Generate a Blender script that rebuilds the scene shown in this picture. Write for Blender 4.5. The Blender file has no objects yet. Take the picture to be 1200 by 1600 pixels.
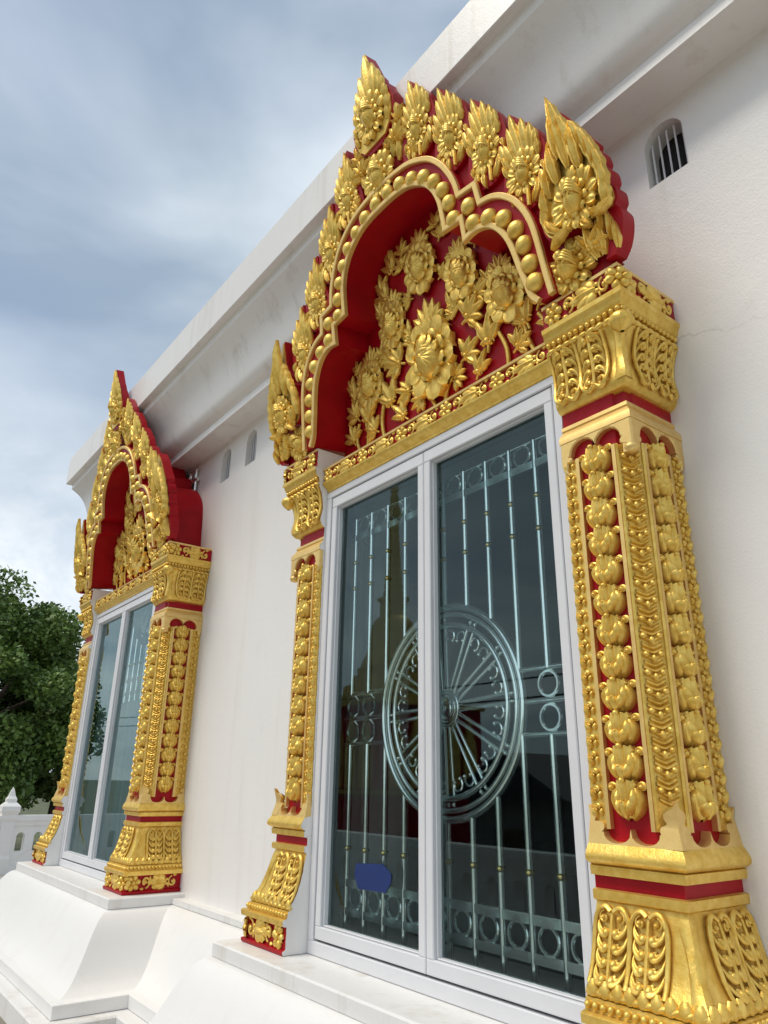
import bpy, math, random
from mathutils import Vector, Matrix
PI = math.pi; R = math.radians
scene = bpy.context.scene
C = scene.collection
random.seed(7)

# ------------------------------------------------------------------ camera
CAM = Vector((1.883, -1.6, 1.6))
yaw, pitch, roll = R(52.98), R(20.487), R(0.895)
fw = Vector((-math.sin(yaw)*math.cos(pitch), math.cos(yaw)*math.cos(pitch), math.sin(pitch)))
rt = Vector((math.cos(yaw), math.sin(yaw), 0)); up = rt.cross(fw)
rt2 = rt*math.cos(roll)+up*math.sin(roll); up2 = up*math.cos(roll)-rt*math.sin(roll)
cd = bpy.data.cameras.new('camera'); cam = bpy.data.objects.new('camera', cd); C.objects.link(cam)
cam.matrix_world = Matrix(((rt2.x, up2.x, -fw.x, CAM.x), (rt2.y, up2.y, -fw.y, CAM.y), (rt2.z, up2.z, -fw.z, CAM.z), (0, 0, 0, 1)))
cd.sensor_fit = 'VERTICAL'; cd.sensor_height = 36; cd.lens = 1130/1600*36
cd.clip_start = 0.05; cd.clip_end = 3000
scene.camera = cam

# ------------------------------------------------------------------ world, sun, exposure
SUN_EL, SUN_AZ = R(60), R(200)          # azimuth clockwise from +Y (north)
w = bpy.data.worlds.new('World'); scene.world = w; w.use_nodes = True
nt = w.node_tree; N = nt.nodes; Lk = nt.links
for n in list(N): N.remove(n)
def wn(t, **k):
    n = N.new(t)
    for a, b in k.items(): setattr(n, a, b)
    return n
out = wn('ShaderNodeOutputWorld'); bg = wn('ShaderNodeBackground'); Lk.new(bg.outputs[0], out.inputs[0])
sky = wn('ShaderNodeTexSky', sky_type='NISHITA', sun_disc=False)
sky.sun_elevation = SUN_EL; sky.sun_rotation = SUN_AZ; sky.air_density = 1.0; sky.dust_density = 1.5; sky.ozone_density = 1.5
tc = wn('ShaderNodeTexCoord')
mp = wn('ShaderNodeMapping'); mp.inputs['Scale'].default_value = (1.0, 1.0, 1.9); mp.inputs['Location'].default_value = (3.1, 1.7, 0.4)
Lk.new(tc.outputs['Generated'], mp.inputs[0])
n1 = wn('ShaderNodeTexNoise'); n1.inputs['Scale'].default_value = 2.1; n1.inputs['Detail'].default_value = 9; n1.inputs['Roughness'].default_value = 0.46; n1.inputs['Distortion'].default_value = 0.35
n2 = wn('ShaderNodeTexNoise'); n2.inputs['Scale'].default_value = 2.0; n2.inputs['Detail'].default_value = 5; n2.inputs['Roughness'].default_value = 0.48; n2.inputs['Distortion'].default_value = 0.3
Lk.new(mp.outputs[0], n1.inputs['Vector']); Lk.new(mp.outputs[0], n2.inputs['Vector'])
r1 = wn('ShaderNodeValToRGB')            # cloud cover: mostly covered
r1.color_ramp.elements[0].position = 0.30; r1.color_ramp.elements[0].color = (0.6, 0.6, 0.6, 1)
r1.color_ramp.elements[1].position = 0.62; r1.color_ramp.elements[1].color = (1, 1, 1, 1)
r2 = wn('ShaderNodeValToRGB')            # cloud tone: blue grey bellies to bright white
r2.color_ramp.elements[0].position = 0.36; r2.color_ramp.elements[0].color = (2.7, 3.4, 4.2, 1)
r2.color_ramp.elements[1].position = 0.66; r2.color_ramp.elements[1].color = (6.0, 6.6, 7.1, 1)
Lk.new(n1.outputs[0], r1.inputs[0]); Lk.new(n2.outputs[0], r2.inputs[0])
sx_ = wn('ShaderNodeSeparateXYZ'); Lk.new(tc.outputs['Generated'], sx_.inputs[0])
hz = wn('ShaderNodeMapRange'); hz.inputs[1].default_value = 0.12; hz.inputs[2].default_value = 0.50; hz.inputs[3].default_value = 0.85; hz.inputs[4].default_value = 0.0; hz.interpolation_type = 'SMOOTHSTEP'
Lk.new(sx_.outputs[2], hz.inputs[0])
n3 = wn('ShaderNodeTexNoise'); n3.inputs['Scale'].default_value = 5.5; n3.inputs['Detail'].default_value = 8; n3.inputs['Roughness'].default_value = 0.6; n3.inputs['Distortion'].default_value = 0.6; Lk.new(mp.outputs[0], n3.inputs['Vector'])
r3 = wn('ShaderNodeValToRGB'); r3.color_ramp.elements[0].position = 0.38; r3.color_ramp.elements[0].color = (4.6, 5.3, 6.1, 1); r3.color_ramp.elements[1].position = 0.62; r3.color_ramp.elements[1].color = (8.2, 8.4, 8.5, 1); Lk.new(n3.outputs[0], r3.inputs[0])
mh = wn('ShaderNodeMixRGB'); Lk.new(hz.outputs[0], mh.inputs[0]); Lk.new(r2.outputs[0], mh.inputs[1]); Lk.new(r3.outputs[0], mh.inputs[2])
mx = wn('ShaderNodeMixRGB'); Lk.new(r1.outputs[0], mx.inputs[0]); Lk.new(sky.outputs[0], mx.inputs[1]); Lk.new(mh.outputs[0], mx.inputs[2])
Lk.new(mx.outputs[0], bg.inputs[0]); bg.inputs[1].default_value = 0.1

sd = bpy.data.lights.new('sun', 'SUN'); so = bpy.data.objects.new('sun', sd); C.objects.link(so)
sd.energy = 1.5; sd.angle = R(24); sd.color = (1.0, 0.91, 0.78)
sdir = Vector((math.sin(SUN_AZ)*math.cos(SUN_EL), math.cos(SUN_AZ)*math.cos(SUN_EL), math.sin(SUN_EL)))
so.rotation_euler = (-sdir).to_track_quat('-Z', 'Y').to_euler(); so.location = (0, -20, 30)
vs = scene.view_settings; vs.view_transform = 'Standard'; vs.look = 'None'; vs.gamma = 1; vs.use_curve_mapping = False; vs.exposure = 0.5
scene.render.engine = 'CYCLES'
scene.cycles.max_bounces = 8; scene.cycles.transparent_max_bounces = 12; scene.cycles.use_denoising = True

# ------------------------------------------------------------------ materials
def newmat(name):
    m = bpy.data.materials.new(name); m.use_nodes = True
    return m, m.node_tree, m.node_tree.nodes['Principled BSDF']
def noise(t, scale, detail=4, rough=0.55, vec=None, stretch=None):
    n = t.nodes.new('ShaderNodeTexNoise'); n.inputs['Scale'].default_value = scale; n.inputs['Detail'].default_value = detail; n.inputs['Roughness'].default_value = rough
    c = t.nodes.new('ShaderNodeNewGeometry'); src = c.outputs['Position']
    if stretch:
        mp = t.nodes.new('ShaderNodeMapping'); mp.inputs['Scale'].default_value = stretch; t.links.new(src, mp.inputs[0]); src = mp.outputs[0]
    t.links.new(src, n.inputs['Vector'])
    return n
def ramp(t, src, p0, c0, p1, c1):
    r = t.nodes.new('ShaderNodeValToRGB'); e = r.color_ramp.elements
    e[0].position = p0; e[0].color = (*c0, 1); e[1].position = p1; e[1].color = (*c1, 1)
    t.links.new(src, r.inputs[0]); return r
def mixc(t, mode, fac, a, b):
    m = t.nodes.new('ShaderNodeMixRGB'); m.blend_type = mode
    if isinstance(fac, float): m.inputs[0].default_value = fac
    else: t.links.new(fac, m.inputs[0])
    for i, x in ((1, a), (2, b)):
        if isinstance(x, tuple): m.inputs[i].default_value = (*x, 1)
        else: t.links.new(x, m.inputs[i])
    return m
def bump(t, b, src, strength, dist):
    n = t.nodes.new('ShaderNodeBump'); n.inputs['Strength'].default_value = strength; n.inputs['Distance'].default_value = dist
    t.links.new(src, n.inputs['Height']); t.links.new(n.outputs[0], b.inputs['Normal']); return n
def simple(name, col, rough=0.5, metal=0.0, var=0.12, vscale=6.0, bs=0.0, bscale=60, spec=0.5):
    m, t, b = newmat(name)
    n = noise(t, vscale, 5); lo = tuple(max(0, c*(1-var)) for c in col); hi = tuple(min(1, c*(1+var)) for c in col)
    t.links.new(ramp(t, n.outputs[0], 0.35, lo, 0.65, hi).outputs[0], b.inputs['Base Color'])
    b.inputs['Roughness'].default_value = rough; b.inputs['Metallic'].default_value = metal; b.inputs['Specular IOR Level'].default_value = spec
    if bs: bump(t, b, noise(t, bscale, 4).outputs[0], bs, 0.002)
    return m
M = {}
def white_paint(name, col, stains, rough=0.42, crack=0.5):
    m, t, b = newmat(name)
    big = noise(t, 0.9, 5); fine = noise(t, 140, 3); run = noise(t, 1.0, 6, 0.65, stretch=(9, 9, 0.55)); spot = noise(t, 3.3, 8, 0.7)
    c1 = ramp(t, big.outputs[0], 0.3, tuple(c*0.95 for c in col), 0.7, col)
    rs = ramp(t, run.outputs[0], 0.54, (0, 0, 0), 0.74, (stains, stains, stains))
    c2 = mixc(t, 'MIX', rs.outputs[0], c1.outputs[0], (0.50, 0.43, 0.34))
    sp = ramp(t, spot.outputs[0], 0.60, (0, 0, 0), 0.78, (stains*0.8,)*3)
    c3 = mixc(t, 'MIX', sp.outputs[0], c2.outputs[0], (0.46, 0.42, 0.36))
    vo_ = t.nodes.new('ShaderNodeTexVoronoi'); vo_.feature = 'DISTANCE_TO_EDGE'; vo_.inputs['Scale'].default_value = 1.1
    wv = noise(t, 4.0, 6, 0.65); gp_ = t.nodes.new('ShaderNodeNewGeometry'); wa = mixc(t, 'LINEAR_LIGHT', 0.10, gp_.outputs['Position'], wv.outputs['Color']); t.links.new(wa.outputs[0], vo_.inputs['Vector'])
    ln = ramp(t, vo_.outputs[0], 0.0015, (crack,)*3, 0.0045, (0, 0, 0)); mk = ramp(t, noise(t, 0.8, 2).outputs[0], 0.54, (0, 0, 0), 0.62, (1, 1, 1))
    cf_ = mixc(t, 'MULTIPLY', 1.0, ln.outputs[0], mk.outputs[0]); c4 = mixc(t, 'MIX', cf_.outputs[0], c3.outputs[0], (0.30, 0.27, 0.23))
    t.links.new(c4.outputs[0], b.inputs['Base Color'])
    b.inputs['Roughness'].default_value = rough; b.inputs['Specular IOR Level'].default_value = 0.5
    b.inputs['Coat Weight'].default_value = 0.15; b.inputs['Coat Roughness'].default_value = 0.35
    mm = t.nodes.new('ShaderNodeMath'); mm.operation = 'ADD'; lump = noise(t, 26, 4)
    t.links.new(fine.outputs[0], mm.inputs[0]); t.links.new(lump.outputs[0], mm.inputs[1])
    bump(t, b, mm.outputs[0], 0.35, 0.0022)
    return m
M['white'] = white_paint('white_masonry_paint', (0.85, 0.832, 0.805), 0.20)
M['corn'] = white_paint('white_cornice_paint', (0.82, 0.795, 0.765), 0.50, 0.36, 0.1)
M['sill'] = white_paint('white_sill_paint', (0.80, 0.79, 0.77), 0.5, 0.5, 0.15)
M['base'] = white_paint('white_base_paint', (0.84, 0.83, 0.81), 0.10, 0.42, 0.0)
def gold_paint(name, a, bcol, rough, bmp=0.30):
    m, t, b = newmat(name)
    n = noise(t, 38, 5, 0.6); n2_ = noise(t, 7, 4)
    c = ramp(t, n.outputs[0], 0.32, a, 0.68, bcol)
    c2 = mixc(t, 'MULTIPLY', 0.5, c.outputs[0], ramp(t, n2_.outputs[0], 0.3, (0.8, 0.74, 0.66), 0.7, (1, 1, 1)).outputs[0])
    t.links.new(c2.outputs[0], b.inputs['Base Color'])
    b.inputs['Metallic'].default_value = 0.66
    t.links.new(ramp(t, n.outputs[0], 0.3, (rough+0.1,)*3, 0.7, (rough-0.04,)*3).outputs[0], b.inputs['Roughness'])
    ad = t.nodes.new('ShaderNodeMath'); ad.operation = 'MULTIPLY_ADD'; ad.inputs[1].default_value = 2.2
    t.links.new(noise(t, 85, 4, 0.6).outputs[0], ad.inputs[0]); t.links.new(noise(t, 260, 3).outputs[0], ad.inputs[2])
    bump(t, b, ad.outputs[0], bmp, 0.0018)
    return m
M['gold'] = gold_paint('gold_leaf_paint', (0.75, 0.48, 0.08), (0.94, 0.68, 0.18), 0.38)
M['band'] = gold_paint('sky_sheen_gold', (0.80, 0.55, 0.19), (0.90, 0.65, 0.25), 0.42, 0.10)  # same gold, with the pale sky reflection of flat faces put into its colour
M['oldgold'] = simple('weathered_gold', (0.70, 0.46, 0.10), 0.45, 0.25, 0.2)
M['red'] = simple('red_lacquer_paint', (0.36, 0.003, 0.010), 0.42, 0, 0.12, 9, 0.2, 90, 0.22)
M['alu'] = simple('white_coated_aluminium', (0.70, 0.70, 0.72), 0.34, 0.0, 0.04, 3, 0.04, 200)
M['gasket'] = simple('black_rubber_gasket', (0.025, 0.025, 0.027), 0.6)
M['steel'] = simple('polished_stainless_steel', (0.90, 0.98, 0.94), 0.17, 0.9, 0.06)
M['brass'] = simple('brass_bead', (0.75, 0.55, 0.20), 0.25, 1.0, 0.06)
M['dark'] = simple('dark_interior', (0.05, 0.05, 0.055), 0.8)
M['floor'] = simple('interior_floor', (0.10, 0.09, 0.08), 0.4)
M['blue'] = simple('blue_film', (0.004, 0.025, 0.14), 0.4)
M['curtain'] = simple('pale_blue_curtain', (0.32, 0.41, 0.45), 0.8, 0, 0.08, 3)
M['terrace'] = simple('terrace_paving', (0.40, 0.37, 0.33), 0.65, 0, 0.15, 3, 0.2, 30)
M['earth'] = simple('grassy_ground', (0.09, 0.10, 0.045), 0.9, 0, 0.35, 0.6)
M['bark'] = simple('bark', (0.09, 0.065, 0.045), 0.9, 0, 0.3, 5, 0.6, 20)
M['roof'] = simple('dark_roof_sheet', (0.035, 0.035, 0.04), 0.6)
M['housewall'] = simple('grey_house_wall', (0.20, 0.19, 0.18), 0.8)
M['wire'] = simple('black_cable', (0.02, 0.02, 0.02), 0.6)
M['beige'] = simple('beige_base_paint', (0.55, 0.49, 0.40), 0.6, 0, 0.10, 3, 0.2, 90)
M['vent_shade'] = simple('vent_shade_black', (0.02, 0.02, 0.02), 0.9)  # near-black colour stands in for the shade inside the vents
def leafmat(name, a, b_):
    m, t, b = newmat(name); n = noise(t, 1.1, 4)
    t.links.new(ramp(t, n.outputs[0], 0.3, a, 0.7, b_).outputs[0], b.inputs['Base Color'])
    b.inputs['Roughness'].default_value = 0.5; b.inputs['Transmission Weight'].default_value = 0.0
    return m
M['leaf'] = leafmat('tree_foliage', (0.06, 0.12, 0.024), (0.19, 0.29, 0.06))
M['leaf2'] = leafmat('light_tree_foliage', (0.06, 0.10, 0.02), (0.14, 0.20, 0.05))
gm = bpy.data.materials.new('tinted_window_glass'); gm.use_nodes = True; t = gm.node_tree
for n in list(t.nodes): t.nodes.remove(n)
o_ = t.nodes.new('ShaderNodeOutputMaterial'); mxs = t.nodes.new('ShaderNodeMixShader'); tr = t.nodes.new('ShaderNodeBsdfTransparent'); gl = t.nodes.new('ShaderNodeBsdfGlossy')
fr = t.nodes.new('ShaderNodeFresnel'); fr.inputs[0].default_value = 1.52; mu = t.nodes.new('ShaderNodeMath'); mu.operation = 'MULTIPLY'; mu.inputs[1].default_value = 1.4; mu.use_clamp = True
tr.inputs[0].default_value = (0.88, 0.97, 0.95, 1); gl.inputs['Roughness'].default_value = 0.004; gl.inputs[0].default_value = (0.72, 0.92, 0.92, 1)
t.links.new(fr.outputs[0], mu.inputs[0]); t.links.new(mu.outputs[0], mxs.inputs[0]); t.links.new(tr.outputs[0], mxs.inputs[1]); t.links.new(gl.outputs[0], mxs.inputs[2]); t.links.new(mxs.outputs[0], o_.inputs[0])
M['glass'] = gm

# ------------------------------------------------------------------ mesh building helpers
class MB:
    def __init__(s): s.v = []; s.f = []; s.m = []
    def add(s, vs, fs, mi=0):
        b = len(s.v); s.v += [tuple(p) for p in vs]; s.f += [tuple(b+i for i in f) for f in fs]; s.m += [mi]*len(fs); return s
    def box(s, x0, x1, y0, y1, z0, z1, mi=0):
        vs = [(x, y, z) for z in (z0, z1) for y in (y0, y1) for x in (x0, x1)]
        return s.add(vs, [(0, 2, 3, 1), (4, 5, 7, 6), (0, 1, 5, 4), (2, 6, 7, 3), (0, 4, 6, 2), (1, 3, 7, 5)], mi)
    def grid(s, rows, mi=0, closed=False):
        n = len(rows[0]); vs = [p for r in rows for p in r]; fs = []
        for i in range(len(rows)-1):
            for j in range(n if closed else n-1):
                a = i*n+j; b = i*n+(j+1) % n; fs.append((a, b, b+n, a+n))
        return s.add(vs, fs, mi)
    def prism(s, outline, y0, y1, mi=0, mside=None, bev=0.0):
        """outline in (x, z); front at y0 (smaller y), back at y1"""
        n = len(outline); fr_ = outline
        if bev:
            cx = [0]*n; fr_ = inset(outline, bev)
            vs = [(x, y0, z) for x, z in fr_]+[(x, y0+bev, z) for x, z in outline]+[(x, y1, z) for x, z in outline]
            s.add(vs, [tuple(range(n))], mi)
            s.add(vs, [(i, i+n, (i+1) % n+n, (i+1) % n) for i in range(n)], mi)
            s.add(vs, [(i+n, i+2*n, (i+1) % n+2*n, (i+1) % n+n) for i in range(n)], mi if mside is None else mside)
            return s
        vs = [(x, y0, z) for x, z in outline]+[(x, y1, z) for x, z in outline]
        s.add(vs, [tuple(range(n))], mi)
        s.add(vs, [(i, i+n, (i+1) % n+n, (i+1) % n) for i in range(n)]+[tuple(range(2*n-1, n-1, -1))], mi if mside is None else mside)
        return s
    def tube(s, path, r, n=8, mi=0, cap=True):
        path = [Vector(p) for p in path]; rows = []; k = len(path)
        rr = r if isinstance(r, (list, tuple)) else [r]*k
        prev = None
        for i in range(k):
            d = (path[min(i+1, k-1)]-path[max(i-1, 0)]).normalized()
            if prev is None:
                a = Vector((0, 0, 1)) if abs(d.z) < 0.9 else Vector((0, 1, 0))
                u = d.cross(a).normalized()
            else:
                u = (prev-d*prev.dot(d)).normalized()
            prev = u; v = d.cross(u)
            rows.append([path[i]+(u*math.cos(2*PI*j/n)+v*math.sin(2*PI*j/n))*rr[i] for j in range(n)])
        s.grid(rows, mi, True)
        if cap:
            b = len(s.v); s.add([*rows[0]], [tuple(range(n-1, -1, -1))], mi); s.add([*rows[-1]], [tuple(range(n))], mi)
        return s
    def ball(s, c, rx, ry, rz, nu=12, nv=7, mi=0, half=False):
        rows = []
        for i in range(nv+1):
            a = (PI/2 if half else PI)*i/nv     # axis along -Y
            rows.append([(c[0]+rx*math.sin(a)*math.cos(2*PI*j/nu), c[1]-ry*math.cos(a), c[2]+rz*math.sin(a)*math.sin(2*PI*j/nu)) for j in range(nu)])
        return s.grid(rows, mi, True)
    def lathe(s, prof, cx=0, cy=0, n=24, mi=0):
        rows = [[(cx+r_*math.cos(2*PI*j/n), cy+r_*math.sin(2*PI*j/n), z) for j in range(n)] for r_, z in prof]
        return s.grid(rows, mi, True)
    def map(s, fn, start=0):
        s.v[start:] = [tuple(fn(*p)) for p in s.v[start:]]; return s
    def build(s, name, mats, parent=None, smooth=35, loc=None):
        me = bpy.data.meshes.new(name); me.from_pydata(s.v, [], s.f)
        if not isinstance(mats, (list, tuple)): mats = [mats]
        for m in mats: me.materials.append(m)
        if len(mats) > 1: me.polygons.foreach_set('material_index', s.m)
        me.update()
        if smooth:
            me.polygons.foreach_set('use_smooth', [True]*len(me.polygons)); me.set_sharp_from_angle(angle=R(smooth))
        o = bpy.data.objects.new(name, me); C.objects.link(o)
        if parent: o.parent = parent
        if loc: o.location = loc
        return o
def inset(ol, d):
    n = len(ol); A = sum(ol[i][0]*ol[(i+1) % n][1]-ol[(i+1) % n][0]*ol[i][1] for i in range(n)); sg = 1 if A > 0 else -1; r = []
    for i in range(n):
        p, q, t_ = Vector(ol[i-1]), Vector(ol[i]), Vector(ol[(i+1) % n])
        a = (q-p).normalized() if (q-p).length else Vector((1, 0)); b = (t_-q).normalized() if (t_-q).length else a
        na = Vector((-a.y, a.x))*sg; nb = Vector((-b.y, b.x))*sg; k = na+nb
        k = k/max(0.6, 1+na.dot(nb)); r.append((q.x+k.x*d, q.y+k.y*d))
    return r
def catmull(p, k=4, closed=False):
    n = len(p); r = []
    for i in range(n if closed else n-1):
        P = [Vector(p[(i+j) % n]) if closed else Vector(p[min(max(i+j, 0), n-1)]) for j in (-1, 0, 1, 2)]
        for j in range(k):
            t_ = j/k
            r.append(tuple(0.5*((2*P[1])+(-P[0]+P[2])*t_+(2*P[0]-5*P[1]+4*P[2]-P[3])*t_**2+(-P[0]+3*P[1]-3*P[2]+P[3])*t_**3)))
    if not closed: r.append(tuple(p[-1]))
    return r
def petal(mb, x, z, ang, L, W, H, bend=0.0, kind='flame', y0=0.0, lift=0.0, tip=0.0, gr=0, nt_=8, nu=6, mi=0):
    """a raised leaf on a face looking to -Y: starts at (x, z), heads to angle ang (degrees from +X), length L, half width W, height H"""
    a = R(ang); rows = []; px, pz = x, z; spoon = kind == 'spoon'; kind = 'round' if spoon else kind
    if gr: nu = max(nu, 4*gr)
    for i in range(nt_+1):
        t_ = i/nt_; h = a+R(bend)*t_
        if i: px += L/nt_*math.cos(h); pz += L/nt_*math.sin(h)
        if kind == 'flame': wd = W*(min(1, 0.45+t_/0.28*0.55))*(1-max(0, (t_-0.28)/0.72)**1.7)
        elif kind == 'round': wd = W*math.sqrt(max(0.0, 1-((t_-0.52)/0.5)**2))*(0.75+0.35*t_) if t_ > 0.04 else W*0.35
        elif kind == 'scallop': wd = W*(min(1, 0.4+t_/0.3*0.6))*(1-max(0, (t_-0.35)/0.65)**2.2)*(0.8+0.28*abs(math.sin(t_*PI*3.2)))
        else: wd = W
        wd = max(wd, W*0.03)
        nx, nz = -math.sin(h), math.cos(h)
        base = y0+lift*math.sin(min(1, t_*1.15)*PI*0.5)+tip*t_*t_
        row = [(px-nx*wd, -y0+0.002, pz-nz*wd)]
        for j in range(nu+1):
            u = -1+2*j/nu
            e = math.sin(PI*min(1, 0.18+t_*0.75))
            hh = base+H*e*(max(0, 1-u*u)**0.6)
            if spoon: hh = base+H*math.sin(PI*min(1, 0.12+t_*0.80))**0.8*(1-abs(u)**5)*(0.45+0.75*u*u+0.5*max(0, t_-0.55)*2)
            if gr: hh += H*0.30*e*math.cos(PI*gr*u)*(1-abs(u)**3)
            row.append((px+nx*wd*u, -hh, pz+nz*wd*u))
        row.append((px+nx*wd, -y0+0.002, pz+nz*wd)); rows.append(row)
    mb.grid(rows, mi)
def curl(mb, x, z, r, a0, a1, th, H, y0=0.0, mi=0, n=10):
    """spiral volute ending in a bead"""
    pts = []; rad = []
    for i in range(n+1):
        t_ = i/n; a = R(a0+(a1-a0)*t_); rr = r*(1-0.72*t_); pts.append((x+rr*math.cos(a), -y0-H*0.45, z+rr*math.sin(a))); rad.append(th*(0.55+0.45*t_))
    mb.tube(pts, rad, 6, mi); mb.ball((x, -y0-H*0.45, z), th*1.35, H*0.8, th*1.35, 8, 5, mi)
def ribbon(mb, curve, wd, y0, y1, mi=0):
    n = len(curve); rows = []
    for i in range(n):
        p = Vector(curve[i]); a = (p-Vector(curve[i-1])) if i else (Vector(curve[1])-p); b = (Vector(curve[i+1])-p) if i < n-1 else a
        a.normalize(); b.normalize(); na, nb = Vector((-a.y, a.x)), Vector((-b.y, b.x)); k = (na+nb)/max(0.55, 1+na.dot(nb))*wd/2
        c0, c1 = p-k, p+k; e = k*0.7
        rows.append([(c0.x, y1, c0.y), (c0.x, y0+0.003, c0.y), (p.x-e.x, y0, p.y-e.y), (p.x+e.x, y0, p.y+e.y), (c1.x, y0+0.003, c1.y), (c1.x, y1, c1.y)])
    mb.grid(rows, mi)
    mb.add(rows[0], [(0, 1, 2, 3, 4, 5)], mi); mb.add(rows[-1], [(5, 4, 3, 2, 1, 0)], mi)
def tag(o, label=None, cat=None, group=None, kind=None):
    if label: o['label'] = label
    if cat: o['category'] = cat
    if group: o['group'] = group
    if kind: o['kind'] = kind
    return o
def empty(name, loc=(0, 0, 0), rz=0.0):
    o = bpy.data.objects.new(name, None); C.objects.link(o); o.location = loc; o.rotation_euler = (0, 0, rz); o.empty_display_size = 0.2; return o
def inst(src, name, parent, loc, rot=(0, 0, 0), scale=(1, 1, 1)):
    o = bpy.data.objects.new(name, src.data if hasattr(src, 'data') and not isinstance(src, bpy.types.Mesh) else src); C.objects.link(o)
    if name in ('lotus_bud', 'flame_leaf', 'flower', 'bead', 'mask', 'scroll', 'leaf', 'rosette', 'leaf_spray'):
        rot = (rot[0], rot[1]+JR.gauss(0, 0.03), rot[2]); scale = tuple(q*JR.uniform(0.955, 1.045) for q in (scale if not isinstance(scale, (int, float)) else (scale,)*3))
    o.parent = parent; o.location = loc; o.rotation_euler = rot; o.scale = scale if not isinstance(scale, (int, float)) else (scale,)*3
    return o
def mesh_only(mb, name, mats, smooth=35):
    o = mb.build(name, mats, None, smooth); me = o.data; bpy.data.objects.remove(o); return me
JR = random.Random(41)
def copy_tree(o, parent=None, skip=()):
    c = o.copy(); C.objects.link(c); c.parent = parent
    for ch in list(o.children): copy_tree(ch, c)
    return c
def sweep(mb, prof, path, mi=0):
    """prof: (offset, z) list; path: plan points, outside on the right hand of travel; mitred corners"""
    n = len(path); rows = []
    for i in range(n):
        p = Vector(path[i]); a = (p-Vector(path[i-1])).normalized() if i else None; b = (Vector(path[i+1])-p).normalized() if i < n-1 else None
        a = a or b; b = b or a; na, nb = Vector((a.y, -a.x)), Vector((b.y, -b.x)); k = (na+nb)/max(0.4, 1+na.dot(nb))
        rows.append([(p.x+k.x*o_, p.y+k.y*o_, z) for o_, z in prof])
    mb.grid(rows, mi)

# ------------------------------------------------------------------ dimensions read from the photograph (metres)
YW = 0.22                 # wall face
X2 = -3.31                # centre of the second window
XE0, XE1 = -4.52, 4.5     # ends of the wall
YB = 7.0

# ------------------------------------------------------------------ ground and terrace (setting)
g = MB(); g.add([(-900, -900, -0.9), (900, -900, -0.9), (900, 900, -0.9), (-900, 900, -0.9)], [(0, 1, 2, 3)]); tag(g.build('ground', M['earth'], smooth=0), kind='structure')
g = MB(); g.box(-13.9, 12, -5.2, 9.5, -0.9, 0.0); tag(g.build('terrace_floor', M['terrace'], smooth=0), kind='structure')

# ------------------------------------------------------------------ the temple building
temple = empty('temple_building', (0, YW, 0))
tag(temple, 'white plastered temple hall with heavy moulded cornice and flared white base', 'building')
temple_inv = Matrix.Translation((0, -YW, 0))
def tp(mb, name, mat, smooth=35, par=None):
    o = mb.build(name, mat, None, smooth); o.parent = par or temple
    o.matrix_parent_inverse = temple_inv if par is None else Matrix.Identity(4)
    return o
# wall with window openings: vertical strips
wl = MB(); WT = 0.20
ops = [(-3.31-0.60, -3.31+0.60), (-0.60, 0.60)]
vents = [0.98, -1.935, -2.295]
zo0, zo1 = 1.05, 2.80; VZ0, VZ1, VW = 3.46, 3.69, 0.07
xs = XE0
for a, b in ops:
    wl.box(xs, a, YW, YW+WT, 0.3, 3.4); wl.box(a, b, YW, YW+WT, 0.3, zo0); wl.box(a, b, YW, YW+WT, zo1, 3.4); xs = b
wl.box(xs, XE1, YW, YW+WT, 0.3, 3.4)
# upper zone with arched vent holes
def vent_outline(c, k=10):
    r_ = VW; zc = VZ1-r_
    return [(c-VW, VZ0)]+[(c-r_*math.cos(PI*i/k), zc+r_*math.sin(PI*i/k)) for i in range(k+1)]+[(c+VW, VZ0)]
vx = sorted(vents); edges = [XE0]+[(vx[i]+vx[i+1])/2 for i in range(len(vx)-1)]+[XE1]
for i, c in enumerate(vx):
    a, b = edges[i], edges[i+1]; ol = vent_outline(c); n = len(ol)
    top = [(a, 3.4)]+[(a, 4.3)]+[(b, 4.3)]+[(b, 3.4)]
    # polygon with slit: left part, right part
    mid = n//2
    left = [(a, 3.4), (c, 3.4), (c, VZ0)]+ol[:mid+1]+[(c, 4.3), (a, 4.3)]
    right = [(c, 3.4), (b, 3.4), (b, 4.3), (c, 4.3)]+ol[mid:]+[(c, VZ0)]
    for pl in (left, right):
        wl.add([(x, YW, z) for x, z in pl], [tuple(range(len(pl)))])
    wl.add([(x, YW, z) for x, z in ol]+[(x, YW+WT, z) for x, z in ol], [(j, j+n, (j+1) % n+n, (j+1) % n) for j in range(n)])
wl.box(XE0, XE1, YB, YB+WT, 0.3, 4.3); wl.box(XE0, XE0+WT, YW+0.002, YB, 0.3, 4.3); wl.box(XE1-WT, XE1, YW+0.002, YB, 0.3, 4.3)
wall = tp(wl, 'wall', M['white'], 0)
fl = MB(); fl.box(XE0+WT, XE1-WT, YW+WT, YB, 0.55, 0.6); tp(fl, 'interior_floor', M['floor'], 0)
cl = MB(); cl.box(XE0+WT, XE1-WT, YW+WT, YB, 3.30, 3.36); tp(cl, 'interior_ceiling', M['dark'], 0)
li = MB(); li.box(XE0+WT, XE1-WT, YB-0.06, YB-0.01, 0.6, 3.3); tp(li, 'interior_wall', M['dark'], 0)
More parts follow.
